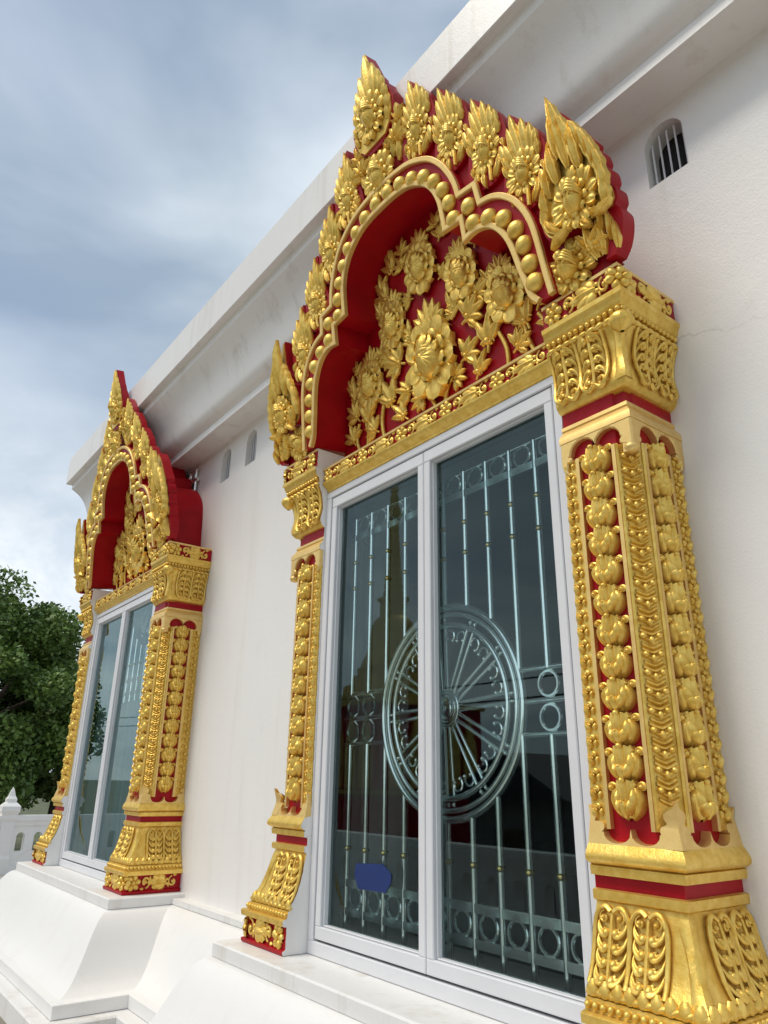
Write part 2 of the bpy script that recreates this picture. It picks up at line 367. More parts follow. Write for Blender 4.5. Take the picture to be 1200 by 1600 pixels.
# cornice: swept moulding round the building
path = [(XE0, YB), (XE0, YW), (XE1, YW), (XE1, YB)]
prof = [(0, 3.715), (0.012, 3.733), (0.164, 3.735), (0.164, 3.783)]
cy = [(0.158, 3.785), (0.175, 3.80), (0.205, 3.818), (0.228, 3.85), (0.243, 3.90), (0.258, 3.95), (0.283, 4.01), (0.315, 4.06), (0.345, 4.095), (0.373, 4.125)]
prof += catmull(cy, 3)+[(0.373, 4.168), (0.381, 4.178), (0.418, 4.178), (0.421, 4.181), (0.421, 4.435), (0.416, 4.44), (-0.3, 4.46)]
co = MB(); sweep(co, prof, path); cornice = tp(co, 'cornice', M['corn'], 28)
rf = MB(); rf.box(XE0+0.1, XE1-0.1, YW+0.1, YB-0.1, 4.40, 4.452); tp(rf, 'roof_slab', M['corn'], 0)
# flared base breaking forward under each window
yb, ybf = 0.155, -0.186; SW = 1.03
bp = [(XE0-0.065, YB), (XE0-0.065, yb), (X2-SW, yb), (X2-SW, ybf), (X2+SW, ybf), (X2+SW, yb), (-SW, yb), (-SW, ybf), (SW, ybf), (SW, yb), (XE1+0.065, yb), (XE1+0.065, YB)]
if X2-SW < XE0+0.1: bp[1:3] = [(XE0-0.065, yb), (X2-SW, yb)]
cur = catmull([(0, 0.97), (0.035, 0.955), (0.07, 0.915), (0.10, 0.862), (0.13, 0.80), (0.165, 0.735), (0.20, 0.69), (0.245, 0.66), (0.283, 0.65)], 4)
prof = [(-0.3, 0.968)]+cur+[(0.286, 0.647), (0.286, 0.594)]
ba = MB(); sweep(ba, prof, bp); base = tp(ba, 'flared_base', M['base'], 28)
prof2 = [(0.05, 0.592), (0.352, 0.592), (0.36, 0.584), (0.36, 0.50), (0.352, 0.492), (0.20, 0.49)]
ba = MB(); sweep(ba, prof2, bp); tp(ba, 'base_ledge', M['sill'], 28)
prof3 = [(0.20, 0.492), (0.20, 0.12), (0.34, 0.10), (0.34, -0.01)]
ba = MB(); sweep(ba, prof3, bp); tp(ba, 'base_footing', M['beige'], 28)
for a, b in ((XE0-0.065, X2-SW-0.002), (X2+SW+0.002, -SW-0.002), (SW+0.002, XE1)):
    if b > a: ws = MB(); ws.box(a, b, 0.152, 0.25, 0.972, 0.998); tp(ws, 'base_fillet', M['sill'], 0)
for c in (0.0, X2):
    s_ = MB(); e = 0.006; x0, x1, y0 = c-SW-0.004, c+SW+0.004, ybf-0.004
    s_.prism([(x0, 0.971), (x1, 0.971), (x1, 1.02-e), (x0, 1.02-e)], y0, 0.23)
    s_.add([(x0, y0, 1.02-e), (x1, y0, 1.02-e), (x1-e, y0+e, 1.02), (x0+e, y0+e, 1.02), (x0, 0.23, 1.02-e), (x1, 0.23, 1.02-e), (x1-e, 0.23, 1.02), (x0+e, 0.23, 1.02)], [(0, 1, 2, 3), (1, 5, 6, 2), (0, 3, 7, 4), (3, 2, 6, 7)])
    tp(s_, 'sill', M['sill'], 30)
for c in vents:
    v_ = MB(); v_.box(c-VW-0.05, c+VW+0.05, YW+0.085, YW+WT+0.12, VZ0-0.05, VZ1+0.05)  # solid block closing the hole, coloured black as the shade within
    vo = tp(v_, 'vent', M['vent_shade'], 0)
    for k in range(5):
        x = c-VW+0.14*(k+0.5)/5
        b_ = MB(); b_.tube([(x, YW+0.03, VZ0), (x, YW+0.03, VZ1-0.012-(0.02 if k in (0, 4) else 0))], 0.0035, 6)
        ob = b_.build('bar', M['alu']); ob.parent = vo; ob.matrix_parent_inverse = Matrix.Identity(4)

# ------------------------------------------------------------------ ornament library (faces look to -Y)
def make_flower(np_=11, seed=1, oval=1.22):
    rnd = random.Random(seed); mb = MB()
    for k in range(np_):
        a = 360*k/np_+rnd.uniform(-5, 5)+8
        petal(mb, 0.40*math.cos(R(a)), 0.40*math.sin(R(a)), a, 0.60+rnd.uniform(-0.05, 0.07), 0.25, 0.17, rnd.uniform(-18, 18), 'spoon', 0.0, 0.10, 0.0, gr=2, nt_=7, nu=8)
    for k in range(9):
        a = 40*k+rnd.uniform(-5, 5)
        petal(mb, 0.34*math.cos(R(a)), 0.34*math.sin(R(a)), a, 0.30, 0.15, 0.12, rnd.uniform(-15, 15), 'spoon', 0.06, 0.14, -0.04, gr=1, nt_=5, nu=6)
    def bulb(t0, t1, rx, rz, cz, y0, H, nf, nv=9, nu=36):
        rows = []
        for i in range(nv+1):
            a = PI/2*i/nv
            row = []
            for j in range(nu+1):
                q = t0+(t1-t0)*j/nu; f_ = 1+0.045*math.cos(nf*q)*math.sin(a)
                row.append((rx*math.sin(a)*math.cos(q)*f_, -y0-H*math.cos(a)*(1+0.04*math.cos(nf*q)*math.sin(2*a)), cz+rz*math.sin(a)*math.sin(q)*f_))
            rows.append(row)
        mb.grid(rows)
    bulb(0, 2*PI, 0.42, 0.50, -0.04, 0.05, 0.50, 16)
    for i in range(4):                     # overlapping hood bands across the upper half of the bulb
        z0 = 0.02+i*0.10; wd = 0.40-0.05*i; pts = []
        for j in range(13):
            q = -1+2*j/12; pts.append((wd*q, -0.08-0.50*math.sqrt(max(0.02, 1-(q*wd/0.44)**2-(z0/0.58)**2)), z0+0.12*(1-q*q)+0.015*math.cos(q*9)))
        mb.tube(pts, [0.035+0.028*math.sin(PI*j/12) for j in range(13)], 7)
    for x in (-0.10, 0.10): curl(mb, x, 0.04, 0.075, 90, 90+(300 if x > 0 else -300), 0.026, 0.08, 0.52)
    mb.map(lambda x, y, z: (x, y*0.85, z*oval))
    return mesh_only(mb, 'flower', M['gold'], 55)
F1, F2 = make_flower(11, 1), make_flower(12, 5)
def make_lotus(seed, oval=1.12):
    """large open flower with broad spoon petals, a ribbed bulb and a flame crest"""
    rnd = random.Random(seed); mb = MB()
    for k in range(7):   # flame crest above
        a = 90+(k-3)*15; petal(mb, (3-k)*-0.05*-1, 0.66, a, 0.86-0.10*abs(k-3), 0.16, 0.10, (3-k)*-9, 'scallop', 0.02, 0.06, 0.02, gr=2, nt_=9, nu=6)
    for a, L_, W_ in ((25, 0.58, 0.33), (58, 0.62, 0.33), (122, 0.62, 0.33), (155, 0.58, 0.33), (197, 0.60, 0.34), (232, 0.68, 0.36), (270, 0.74, 0.40), (308, 0.68, 0.36), (343, 0.60, 0.34), (90, 0.60, 0.36)):
        petal(mb, 0.33*math.cos(R(a)), 0.33*math.sin(R(a)), a+rnd.uniform(-8, 8), L_*rnd.uniform(0.94, 1.06), W_, 0.17, rnd.uniform(-16, 16), 'spoon', 0.02, 0.16, 0.03, gr=2, nt_=8, nu=8)
    for k in range(8):
        a = 45*k+18
        petal(mb, 0.26*math.cos(R(a)), 0.26*math.sin(R(a)), a, 0.36, 0.20, 0.12, rnd.uniform(-14, 14), 'spoon', 0.12, 0.20, -0.02, gr=1, nt_=5, nu=6)
    rows = []; nv, nu = 10, 48
    for i in range(nv+1):
        a = PI/2*i/nv
        rows.append([(0.43*math.sin(a)*math.cos(2*PI*j/nu), -0.14-0.58*math.cos(a)*(1+0.05*math.cos(16*2*PI*j/nu)*math.sin(2*a)), -0.10+0.50*math.sin(a)*math.sin(2*PI*j/nu)) for j in range(nu)])
    mb.grid(rows, 0, True)
    for a, z, y, s_ in ((68, 0.0, 0.56, 0.46), (112, 0.0, 0.56, 0.46), (90, 0.06, 0.62, 0.46), (35, -0.04, 0.48, 0.44), (145, -0.04, 0.48, 0.44)):
        petal(mb, 0.06*math.cos(R(a)), z, a, s_, 0.22, 0.10, 0, 'round', y, 0.05, -0.22, gr=2, nt_=7, nu=8)
    for i in range(3):
        pts = [(0.30*q, -0.70+0.22*q*q+0.03*i, -0.02+i*0.075+0.08*(1-q*q)) for q in [-1+j/5 for j in range(11)]]
        mb.tube(pts, [0.02+0.03*math.sin(PI*j/10) for j in range(11)], 7)
    mb.map(lambda x, y, z: (x, y*0.8, z*oval))
    return mesh_only(mb, 'lotus_flower', M['gold'], 55)
LO1, LO2 = make_lotus(3), make_lotus(9)
def make_spray(n, spread, L_, seed, stem=0.35):
    rnd = random.Random(seed); mb = MB()
    mb.tube([(0, -0.03, -stem), (0.03, -0.05, -stem*0.5), (0, -0.05, 0.05)], [0.05, 0.06, 0.055], 7)
    for k in range(n):
        q = k-(n-1)/2; petal(mb, 0.05*q, -0.02*abs(q), 90-q*spread, L_*(1-0.12*abs(q))*rnd.uniform(0.92, 1.10), 0.19, 0.11, -q*14+rnd.uniform(-12, 12), 'scallop', 0.01+0.01*(n-abs(q)), 0.06, 0.03, gr=2, nt_=8, nu=8)
    mb.ball((0, -0.07, 0.0), 0.12, 0.13, 0.14, 9, 5)
    for s_ in (-1, 1): curl(mb, s_*0.17, -0.06, 0.12, 90-s_*90, 90+s_*230, 0.045, 0.14, 0.02)
    return mesh_only(mb, 'leaf_spray', M['gold'], 55)
SP1, SP2, SP3 = make_spray(5, 27, 0.95, 2), make_spray(3, 30, 1.05, 4), make_spray(6, 24, 0.95, 6)
bm_ = MB(); bm_.ball((0, 0, 0), 0.0325, 0.029, 0.0325, 20, 8, half=True); BEAD = mesh_only(bm_, 'bead', M['gold'], 60)

# ------------------------------------------------------------------ ornate window 1 (template); all coordinates relative to its centre on the sill plane
win = empty('ornate_window', (0, 0, 0))
YF, XI, XO = -0.0265, 0.655, 0.893
def off_at(prof, z):
    for (o0, z0), (o1, z1) in zip(prof, prof[1:]):
        if min(z0, z1) <= z <= max(z0, z1) and z0 != z1: return o0+(o1-o0)*(z-z0)/(z1-z0)
    return prof[0][0] if z > prof[0][1] else prof[-1][0]
PROFS = []
def moulding(mb, prof, mi=0):
    PROFS.append(prof)
    path = [(XI, YF), (XO, YF), (XO, YW+0.01)]
    rows = []
    for p, k in ((path[0], (0, -1)), (path[1], (1, -1)), (path[2], (1, 0))):
        rows.append([(p[0]+k[0]*o_, p[1]+k[1]*o_, z) for o_, z in prof])
    mb.grid(rows, mi)
pil = None
def build_pilaster():
    # ---- core: red shaft (chamfered), the part every other piece hangs on
    YC = -0.010; XS = 0.872
    cm = MB()
    plan = [(XI+0.004, YW), (XI+0.004, YC), (0.832, YC), (XS, 0.030), (XS, YW)]
    rows = [[(x, y, z) for x, y in plan] for z in (1.36, 2.66)]
    cm.grid(rows)
    for zz0, zz1, o_ in ((1.372, 1.402, -0.004), (2.596, 2.636, -0.025)):
        moulding(cm, [(o_-0.02, zz0-0.004), (o_, zz0-0.004), (o_, zz1+0.004), (o_-0.02, zz1+0.004)])
    moulding(cm, [(0.075, 1.021), (0.078, 1.026), (0.078, 1.035), (0.066, 1.04), (0.066, 1.112)])      # red base frieze
    moulding(cm, [(0.036, 2.913), (0.036, 2.995), (-0.1, 2.995)])                                      # red top frieze
    p = cm.build('pilaster', M['red'], win, 30)
    # ---- gold bases and capitals
    bprof = [(0.062, 1.110), (0.082, 1.112), (0.084, 1.130), (0.078, 1.134), (0.066, 1.136), (0.062, 1.158), (0.058, 1.160)]
    flare = catmull([(0.056, 1.160), (0.060, 1.172), (0.046, 1.188), (0.030, 1.215), (0.018, 1.25), (0.008, 1.29), (0.002, 1.325), (-0.004, 1.345)], 3)
    gb = MB(); moulding(gb, bprof); moulding(gb, flare+[(0.006, 1.349), (0.008, 1.352), (0.008, 1.370), (-0.002, 1.373)])
    moulding(gb, [(-0.004, 1.4), (0.010, 1.402), (0.012, 1.422), (0.006, 1.424)]+catmull([(0.012, 1.426), (0.024, 1.434), (0.026, 1.446), (0.020, 1.458), (0.012, 1.470)], 3)+[(-0.02, 1.476)])
    gb.build('base', M['gold'], p, 40)
    bell = catmull([(-0.024, 2.638), (-0.010, 2.642), (0.000, 2.652), (0.006, 2.668), (0.004, 2.69), (-0.002, 2.72), (-0.002, 2.75), (0.004, 2.78), (0.014, 2.81), (0.026, 2.832), (0.030, 2.842)], 3)
    gc = MB(); moulding(gc, [(-0.03, 2.634), (-0.02, 2.634)]+bell+[(0.014, 2.846), (0.022, 2.850), (0.024, 2.866), (0.034, 2.872), (0.038, 2.878), (0.042, 2.896), (0.047, 2.900), (0.049, 2.914), (0.02, 2.916)])
    gc.build('capital', M['gold'], p, 40)
    fl_ = MB(); moulding(fl_, [(0.03, 2.990), (0.041, 2.991), (0.042, 3.001), (0.036, 3.004), (-0.2, 3.004)]); fl_.build('fillet', M['band'], p, 40)
    # ---- neck moulding with scalloped brackets
    nk = MB(); moulding(nk, [(-0.02, 2.598), (-0.014, 2.597), (-0.012, 2.585), (-0.016, 2.582), (-0.004, 2.566), (0.003, 2.555), (0.004, 2.536), (-0.01, 2.535)])
    def arc(cx, cz, rx, rz, a0, a1, k=7): return [(cx+rx*math.cos(R(a0+(a1-a0)*i/k)), cz+rz*math.sin(R(a0+(a1-a0)*i/k))) for i in range(k+1)]
    def bracket(x0, x1, cornerside):
        w_ = x1-x0; a = x0+w_*0.14; b = x1-w_*0.16; mid = (a+b)/2; rr = (mid-a)/2
        ol = [(x0, 2.538), (x0, 2.475), (x0+0.004, 2.452), (x0+0.013, 2.438), (x0+0.024, 2.436), (x0+0.019, 2.452), (x0+0.024, 2.468)]
        ol += arc(a-0.006, 2.478, 0.010, 0.011, -60, 90, 5)
        ol += arc(a+rr, 2.490, rr, 0.040, 180, 8)+[(mid, 2.487)]+arc(b-rr, 2.490, rr, 0.040, 172, 0)
        ol += arc(b+0.006, 2.478, 0.010, 0.011, 90, 240, 5)
        ol += [(x1-0.022, 2.462), (x1-0.012, 2.446), (x1, 2.440), (x1, 2.538)]
        return ol
    nk.prism(bracket(XI+0.001, XO+0.002, 1), YF-0.003, YF+0.03, bev=0.004)
    k0 = len(nk.v); nk.prism(bracket(0.0, YW-YF+0.0015, 1), 0, 0.0325, bev=0.004)
    nk.map(lambda x, y, z: (XO+0.003-y, YW-x+0.0, z), k0)
    nk.ball((XO-0.012, YF+0.014, 2.452), 0.022, 0.022, 0.016, 10, 6)
    nk.build('neck_bracket', M['band'], p, 40)
    # ---- scalloped crown above the torus
    cr = MB()
    def crown(x0, x1):
        w_ = x1-x0; a = x0+w_*0.17; b = x1-w_*0.20; mid = (a+b)/2; rr = (mid-a)/2
        ol = [(x1, 1.464), (x0, 1.464), (x0, 1.50), (x0+0.002, 1.53), (x0+0.003, 1.556), (x0+0.017, 1.545), (x0+0.019, 1.530), (x0+0.014, 1.520)]
        ol += arc(a-0.010, 1.508, 0.012, 0.012, 80, -70, 5)
        ol += arc(a+rr, 1.497, rr, 0.024, 180, 335)+[(mid, 1.505)]+arc(b-rr, 1.497, rr, 0.024, 205, 360)
        ol += [(b+0.006, 1.500), (x1-0.02, 1.500), (x1, 1.500)]
        return ol
    def slope(z): return 0.013-0.013*min(1, max(0, (z-1.464)/0.05))+0.006*max(0, (z-1.53)/0.03)
    cr.prism(crown(XI+0.001, XO), 0, 0.03)
    cr.map(lambda x, y, z: (x+slope(z)*(x-XI)/(XO-XI), YF-slope(z)+y, z))
    k0 = len(cr.v); cr.prism(crown(0.0, YW-YF), 0, 0.03)
    cr.map(lambda x, y, z: (XO+slope(z)-y-0.0004, YW-x-(slope(z)-0.0006)*x/(YW-YF), z), k0)
    rows = []
    for z, hw_ in catmull([(1.470, .040), (1.486, .042), (1.498, .047), (1.506, .049), (1.514, .044), (1.519, .031), (1.524, .030), (1.532, .036), (1.542, .035), (1.549, .025), (1.553, .014), (1.560, .008), (1.570, .0005)], 3):
        o_ = slope(z)+0.0035; x, y = XO+o_, YF-o_; e = 0.0045*min(1, hw_/0.02)
        rows.append([(x-hw_, y+0.014, z), (x-hw_, y+e*0.5, z), (x-hw_*0.5, y+e*0.35, z), (x, y, z), (x-e*0.35, y+hw_*0.5, z), (x-e*0.5, y+hw_, z), (x-0.014, y+hw_, z)])
    cr.grid(rows)
    cr.build('base_crown', M['band'], p, 30)
    # ---- ribs and flat gold strips on the shaft
    z0, z1 = 1.503, 2.478
    def rib(x0, x1, y0, y1): b_ = MB(); b_.box(x0, x1, y0, y1, z0, z1); b_.build('rib', M['band'], p, 0)
    rib(0.703, 0.714, YF+0.002, YC+0.01); rib(0.824, 0.835, YF+0.002, YC+0.01)
    rib(XS-0.01, XO-0.006, 0.036, 0.047); rib(XS-0.01, XO-0.006, 0.150, 0.162)
    st = MB(); st.box(XI+0.003, 0.7028, YF+0.009, YC+0.01, z0, z1); st.build('edge_strip', M['gold'], p, 0)
    st = MB(); st.box(XS-0.01, XO-0.012, 0.1622, YW, z0, z1); st.build('edge_strip', M['gold'], p, 0)
    c0, c1 = Vector((0.8352, YF+0.004)), Vector((XO-0.008, 0.0358)); d = (c1-c0).normalized(); nrm = Vector((d.y, -d.x))
    st = MB(); a, b = c0-nrm*0.004, c1-nrm*0.004
    st.grid([[(a.x, a.y, z0), (b.x, b.y, z0)], [(a.x, a.y, z1), (b.x, b.y, z1)]])
    e0, e1 = 0.007/(c1-c0).length, 1-0.007/(c1-c0).length
    for q0, q1 in ((0, e0), (e1, 1)):
        A, B = c0.lerp(c1, q0)+nrm*0.003, c0.lerp(c1, q1)+nrm*0.003; A2, B2 = c0.lerp(c1, q0)-nrm*0.006, c0.lerp(c1, q1)-nrm*0.006
        st.grid([[(v_.x, v_.y, z) for v_ in (A2, A, B, B2)] for z in (z0, z1)])
    st.build('corner_strip', M['gold'], p, 0)
    # ---- lotus bud units up the panels
    u = MB()
    rows = []; nv, nu = 10, 36        # fluted cup, open at top
    for i in range(nv+1):
        t_ = i/nv; zz = -0.040+0.074*t_; wd = 0.0215*math.sin(PI*(0.10+0.52*t_))+0.002
        rows.append([(wd*math.cos(PI*j/nu), -(0.003+0.026*math.sin(PI*(0.10+0.52*t_))*math.sin(PI*j/nu)*(1+0.13*math.cos(12*PI*j/nu)*min(1, 0.25+t_))), zz+0.0015*math.cos(12*PI*j/nu)*(t_ > 0.95)) for j in range(nu+1)])
    u.grid(rows)
    u.grid([rows[-1], [(x*0.5, y*0.55, z-0.006) for x, y, z in rows[-1]]])
    for s_ in (-1, 1):
        petal(u, s_*0.004, -0.042, 90-s_*52, 0.066, 0.0150, 0.014, s_*66, 'spoon', 0.001, 0.008, 0.002, gr=2, nt_=9, nu=8)
        petal(u, s_*0.010, -0.028, 90-s_*28, 0.044, 0.010, 0.012, s_*34, 'round', 0.008, 0.010, 0, gr=1, nt_=7, nu=6)
        curl(u, s_*0.0345, 0.021, 0.0115, 230 if s_ > 0 else -50, -130 if s_ > 0 else 310, 0.0046, 0.014, 0.002, n=12)
        petal(u, s_*0.007, -0.034, 90-s_*22, 0.030, 0.0085, 0.010, s_*14, 'round', 0.018, 0.008, 0.002, gr=1, nt_=6, nu=5)
        for q in (0.009, 0.0175): u.ball((s_*q, -0.022+q*0.6, 0.031-q*0.35), 0.0062, 0.007, 0.0062, 8, 5)
    petal(u, 0, -0.040, 90, 0.034, 0.009, 0.010, 0, 'spoon', 0.021, 0.008, 0.003, gr=1, nt_=6, nu=6)
    u.ball((0, -0.026, 0.034), 0.007, 0.008, 0.0075, 8, 5); u.ball((0, -0.036, -0.008), 0.0036, 0.004, 0.0036, 7, 4)
    BUD = mesh_only(u, 'bud', M['gold'], 50)
    for k in range(12):
        zz = 1.574+k*(2.452-1.574)/11
        inst(BUD, 'lotus_bud', p, (0.769, YC-0.001, zz), (0, 0, 0), (1.26, 1.1, 1.05 if k else 1.12))
        inst(BUD, 'lotus_bud', p, (XS+0.001, 0.0985, zz), (0, 0, PI/2), (1.20, 1.1, 1.05 if k else 1.12))
    # ---- edge strip scroll units and corner strip mask units
    sc_ = MB(); petal(sc_, -0.010, -0.022, 75, 0.034, 0.010, 0.007, 40, 'flame', 0.0, 0.004, 0, gr=1, nt_=6, nu=4); curl(sc_, 0.003, 0.008, 0.010, 250, -60, 0.004, 0.010); petal(sc_, 0.010, -0.016, 110, 0.02, 0.006, 0.005, -40, 'round', 0, 0.003, 0, nt_=5, nu=4)
    SCR = mesh_only(sc_, 'scroll', M['gold'], 50)
    ms = MB(); zc = 0.0
    for dz, W_ in ((0.018, 0.022), (0.004, 0.017), (-0.011, 0.020)):
        rows = []
        for i in range(9):
            u_ = -1+2*i/8; zz = dz-0.010*(1-abs(u_)**1.3)
            rows.append([(u_*W_, 0.002, zz+0.008), (u_*W_, -0.007*(1-0.5*u_*u_), zz+0.003), (u_*W_, -0.009*(1-0.5*u_*u_), zz-0.001), (u_*W_, 0.002, zz-0.006)])
        ms.grid(rows)
    for s_ in (-1, 1): ms.ball((s_*0.0155, -0.004, 0.006), 0.0075, 0.009, 0.0075, 9, 5); curl(ms, s_*0.0155, 0.006, 0.011, 90, 90+s_*250, 0.002, 0.008)
    ms.ball((0, -0.008, -0.004), 0.006, 0.006, 0.009, 8, 5)
    MASK = mesh_only(ms, 'mask', M['gold'], 50)
    n_ = 24
    for k in range(n_):
        zz = 1.545+k*(2.465-1.545)/(n_-1)
        inst(SCR, 'scroll', p, (0.679, YF+0.009, zz), (0, 0, 0), (1.05, 1.25, 0.92))
        inst(SCR, 'scroll', p, (XO-0.012, 0.190, zz), (0, 0, PI/2), (-1.2, 1.25, 0.92))
    n_ = 20
    mc = (c0+c1)/2-nrm*0.004; angz = math.atan2(d.y, d.x)
    for k in range(n_):
        zz = 1.585+k*(2.435-1.585)/(n_-1)
        inst(MASK, 'mask', p, (mc.x, mc.y, zz), (0, 0, angz), (1.18, 1.25, 1.12))
    # ---- acanthus panels on base flare and capital bell
    def panel(name, face, uc, wd, za, zb, prof_, flip):
        mb = MB(); H = zb-za; hw = wd/2
        pr = mb
        # U or arch ridge
        def Zf(t_): return (zb-H*t_) if flip else (za+H*t_)   # t 0 at the closed (round) end
        def ctr(t_): return Zf(t_)
        pts = [(-hw, -0.006, Zf(0.98)), (-hw*1.0, -0.008, Zf(0.5)), (-hw*0.96, -0.009, Zf(0.24)), (-hw*0.75, -0.010, Zf(0.08)), (-hw*0.4, -0.010, Zf(0.03)), (-hw*0.08, -0.010, Zf(0.09))]
        ridge = catmull(pts, 4)
        mb.tube(ridge, 0.0056, 7); mb.tube([(-x, y, z) for x, y, z in ridge], 0.0056, 7)
        mb.tube([(0, -0.008, Zf(0.12)), (0, -0.012, Zf(0.5)), (0, -0.010, Zf(0.85)), (0, -0.005, Zf(1.0))], [0.004, 0.0065, 0.0055, 0.003], 7)
        dirz = -1 if flip else 1
        for s_ in (-1, 1):
            curl(mb, s_*hw*0.46, Zf(0.17), hw*0.30, -90 if not flip else 90, (-90 if not flip else 90)+(s_*300)*(1 if not flip else -1), 0.0045, 0.014, 0.002, n=12)
            for k in range(4):
                t_ = 0.22+k*0.185
                pts = catmull([(s_*hw*0.80, -0.005, Zf(t_)), (s_*hw*0.74, -0.010, Zf(t_+0.09)), (s_*hw*0.52, -0.013, Zf(t_+0.165)), (s_*hw*0.31, -0.013, Zf(t_+0.175)), (s_*hw*0.25, -0.012, Zf(t_+0.135))], 3)
                nn = len(pts); mb.tube(pts, [0.0022+0.0064*(i/(nn-1))**0.8 for i in range(nn)], 8); mb.ball(pts[-1], 0.0092, 0.0095, 0.0092, 9, 6)
                pts = [(x*0.86+s_*hw*0.13, y+0.003, z+(Zf(0.0)-Zf(0.055))) for x, y, z in pts]; mb.tube(pts, [0.0016+0.0035*(i/(nn-1)) for i in range(nn)], 7)
        o0 = prof_
        if face == 'front': mb.map(lambda x, y, z: (uc+x*(1+0.0), YF-off_at(o0, z)+y, z))
        else: mb.map(lambda x, y, z: (XO+off_at(o0, z)-y, uc+x, z))
        mb.build(name, M['gold'], p, 50)
    for uc in (0.707, 0.802): panel('acanthus', 'front', uc, 0.094, 1.185, 1.343, flare, True)
    for uc in (0.070, 0.165): panel('acanthus', 'side', uc, 0.094, 1.185, 1.343, flare, True)
    for uc in (0.707, 0.802): panel('acanthus', 'front', uc, 0.094, 2.652, 2.828, bell, False)
    for uc in (0.070, 0.165): panel('acanthus', 'side', uc, 0.094, 2.652, 2.828, bell, False)
    def cornerleaf(prof_, za, zb, flip):
        mb = MB(); rows = []; n2 = 12
        for i in range(n2+1):
            t_ = i/n2; z = za+(zb-za)*t_; o_ = off_at(prof_, z); wd = (0.034-0.014*math.sin(PI*t_)) ; hgt = 0.010*math.sin(PI*min(1, 0.15+0.8*t_))
            x, y = XO+o_, YF-o_
            rows.append([(x-wd, y-0.001, z), (x-wd*0.6, y-hgt*0.9, z), (x-wd*0.2, y-hgt*0.75, z), (x+hgt*0.45, y-hgt*0.45, z), (x+hgt*0.75, y+wd*0.2, z), (x+hgt*0.9, y+wd*0.6, z), (x+0.001, y+wd, z)])
        mb.grid(rows)
        if not flip:
            zc = zb; o_ = off_at(prof_, zc); c_ = Vector((XO+o_-0.006, YF-o_+0.006)); rows = []
            for i in range(13):
                t_ = i/12; zz = zc-0.052+0.060*t_; rr = 0.006+0.028*math.sin(PI*0.5*min(1, t_/0.6))*(1 if t_ < 0.6 else math.sqrt(max(0, 1-((t_-0.6)/0.41)**2)))
                rows.append([(c_.x+rr*math.cos(2*PI*j/36)*(1+0.06*math.cos(12*2*PI*j/36)*(t_ < 0.7)), c_.y+rr*math.sin(2*PI*j/36)*(1+0.06*math.cos(12*2*PI*j/36)*(t_ < 0.7)), zz) for j in range(36)])
            mb.grid(rows, 0, True)
        mb.build('corner_leaf', M['gold'], p, 50)
    cornerleaf(bell, 2.66, 2.838, False); cornerleaf(flare, 1.182, 1.335, True)
    # ---- rope of slanted lozenges and bead rows
    def run(name, o_, z, step, fn, mat):
        mb = MB(); L1 = XO+o_-XI; n1_ = max(1, round(L1/step)); L2 = YW-YF+o_; n2_ = round(L2/step)
        for k in range(n1_): fn(mb, XI+L1*(k+0.5)/n1_, YF-o_, z, 0)
        for k in range(n2_): fn(mb, XO+o_, YF-o_+L2*(k+0.5)/n2_, z, 1)
        return tag(mb.build(name, mat, p, 60), kind='stuff')
    def bd(r_): return lambda mb, x, y, z, s_: mb.ball((x, y, z), r_, r_, r_, 8, 6)
    def loz(mb, x, y, z, s_):
        k0 = len(mb.v); mb.ball((0, 0, 0), 0.020, 0.012, 0.0085, 8, 6)
        ca, sa = math.cos(R(18)), math.sin(R(18))
        mb.map((lambda a, b, c_: (x+a*ca-c_*sa, y+b, z+a*sa+c_*ca)) if not s_ else (lambda a, b, c_: (x-b, y+a*ca+c_*sa, z-a*sa+c_*ca)), k0)
    run('beading', 0.031, 2.860, 0.0205, bd(0.0085), M['gold'])
    run('rope_moulding', 0.026, 2.836, 0.031, loz, M['gold'])
    run('beading', 0.068, 1.147, 0.020, bd(0.0085), M['gold'])
    run('rope_moulding', 0.052, 1.170, 0.028, loz, M['gold'])
    def lotp(mb, x, y, z, s_):
        k0 = len(mb.v); petal(mb, 0, 0.010, -90, 0.034, 0.017, 0.008, 0, 'round', 0, 0.004, 0.004, nt_=6, nu=5)
        mb.map((lambda a, b, c_: (x+a, y+b, z+c_)) if not s_ else (lambda a, b, c_: (x-b, y+a, z+c_)), k0)
    run('lotus_moulding', 0.052, 1.186, 0.034, lotp, M['gold'])
    # ---- friezes
    frieze_run(p, [((XI+0.02, YF-0.036), (XO+0.03, YF-0.036), 0), ((XO+0.036, YF-0.02), (XO+0.036, YW-0.01), 1)], 2.953, 0.070, True)
    frieze_run(p, [((XI+0.02, YF-0.066), (XO+0.05, YF-0.066), 0), ((XO+0.066, YF-0.05), (XO+0.066, YW-0.01), 1)], 1.076, 0.070, True)
    ck = MB(); xi = XI+0.0006; zs_ = [1.0215+(3.0035-1.0215)*i/900 for i in range(901)]; pl = []
    for z in zs_:
        o_ = -0.016
        for pr_ in PROFS:
            for (o0, q0), (o1, q1) in zip(pr_, pr_[1:]):
                if min(q0, q1) <= z <= max(q0, q1): o_ = max(o_, o0 if q0 == q1 else o0+(o1-o0)*(z-q0)/(q1-q0))
        pl.append((xi, YF-o_+0.0004+0.0012*math.sin(z*131)*math.sin(z*57), z))
    ck.grid([[(xi, YW, z) for z in zs_], pl]); ck.build('cheek', M['white'], p, 0)
    return p
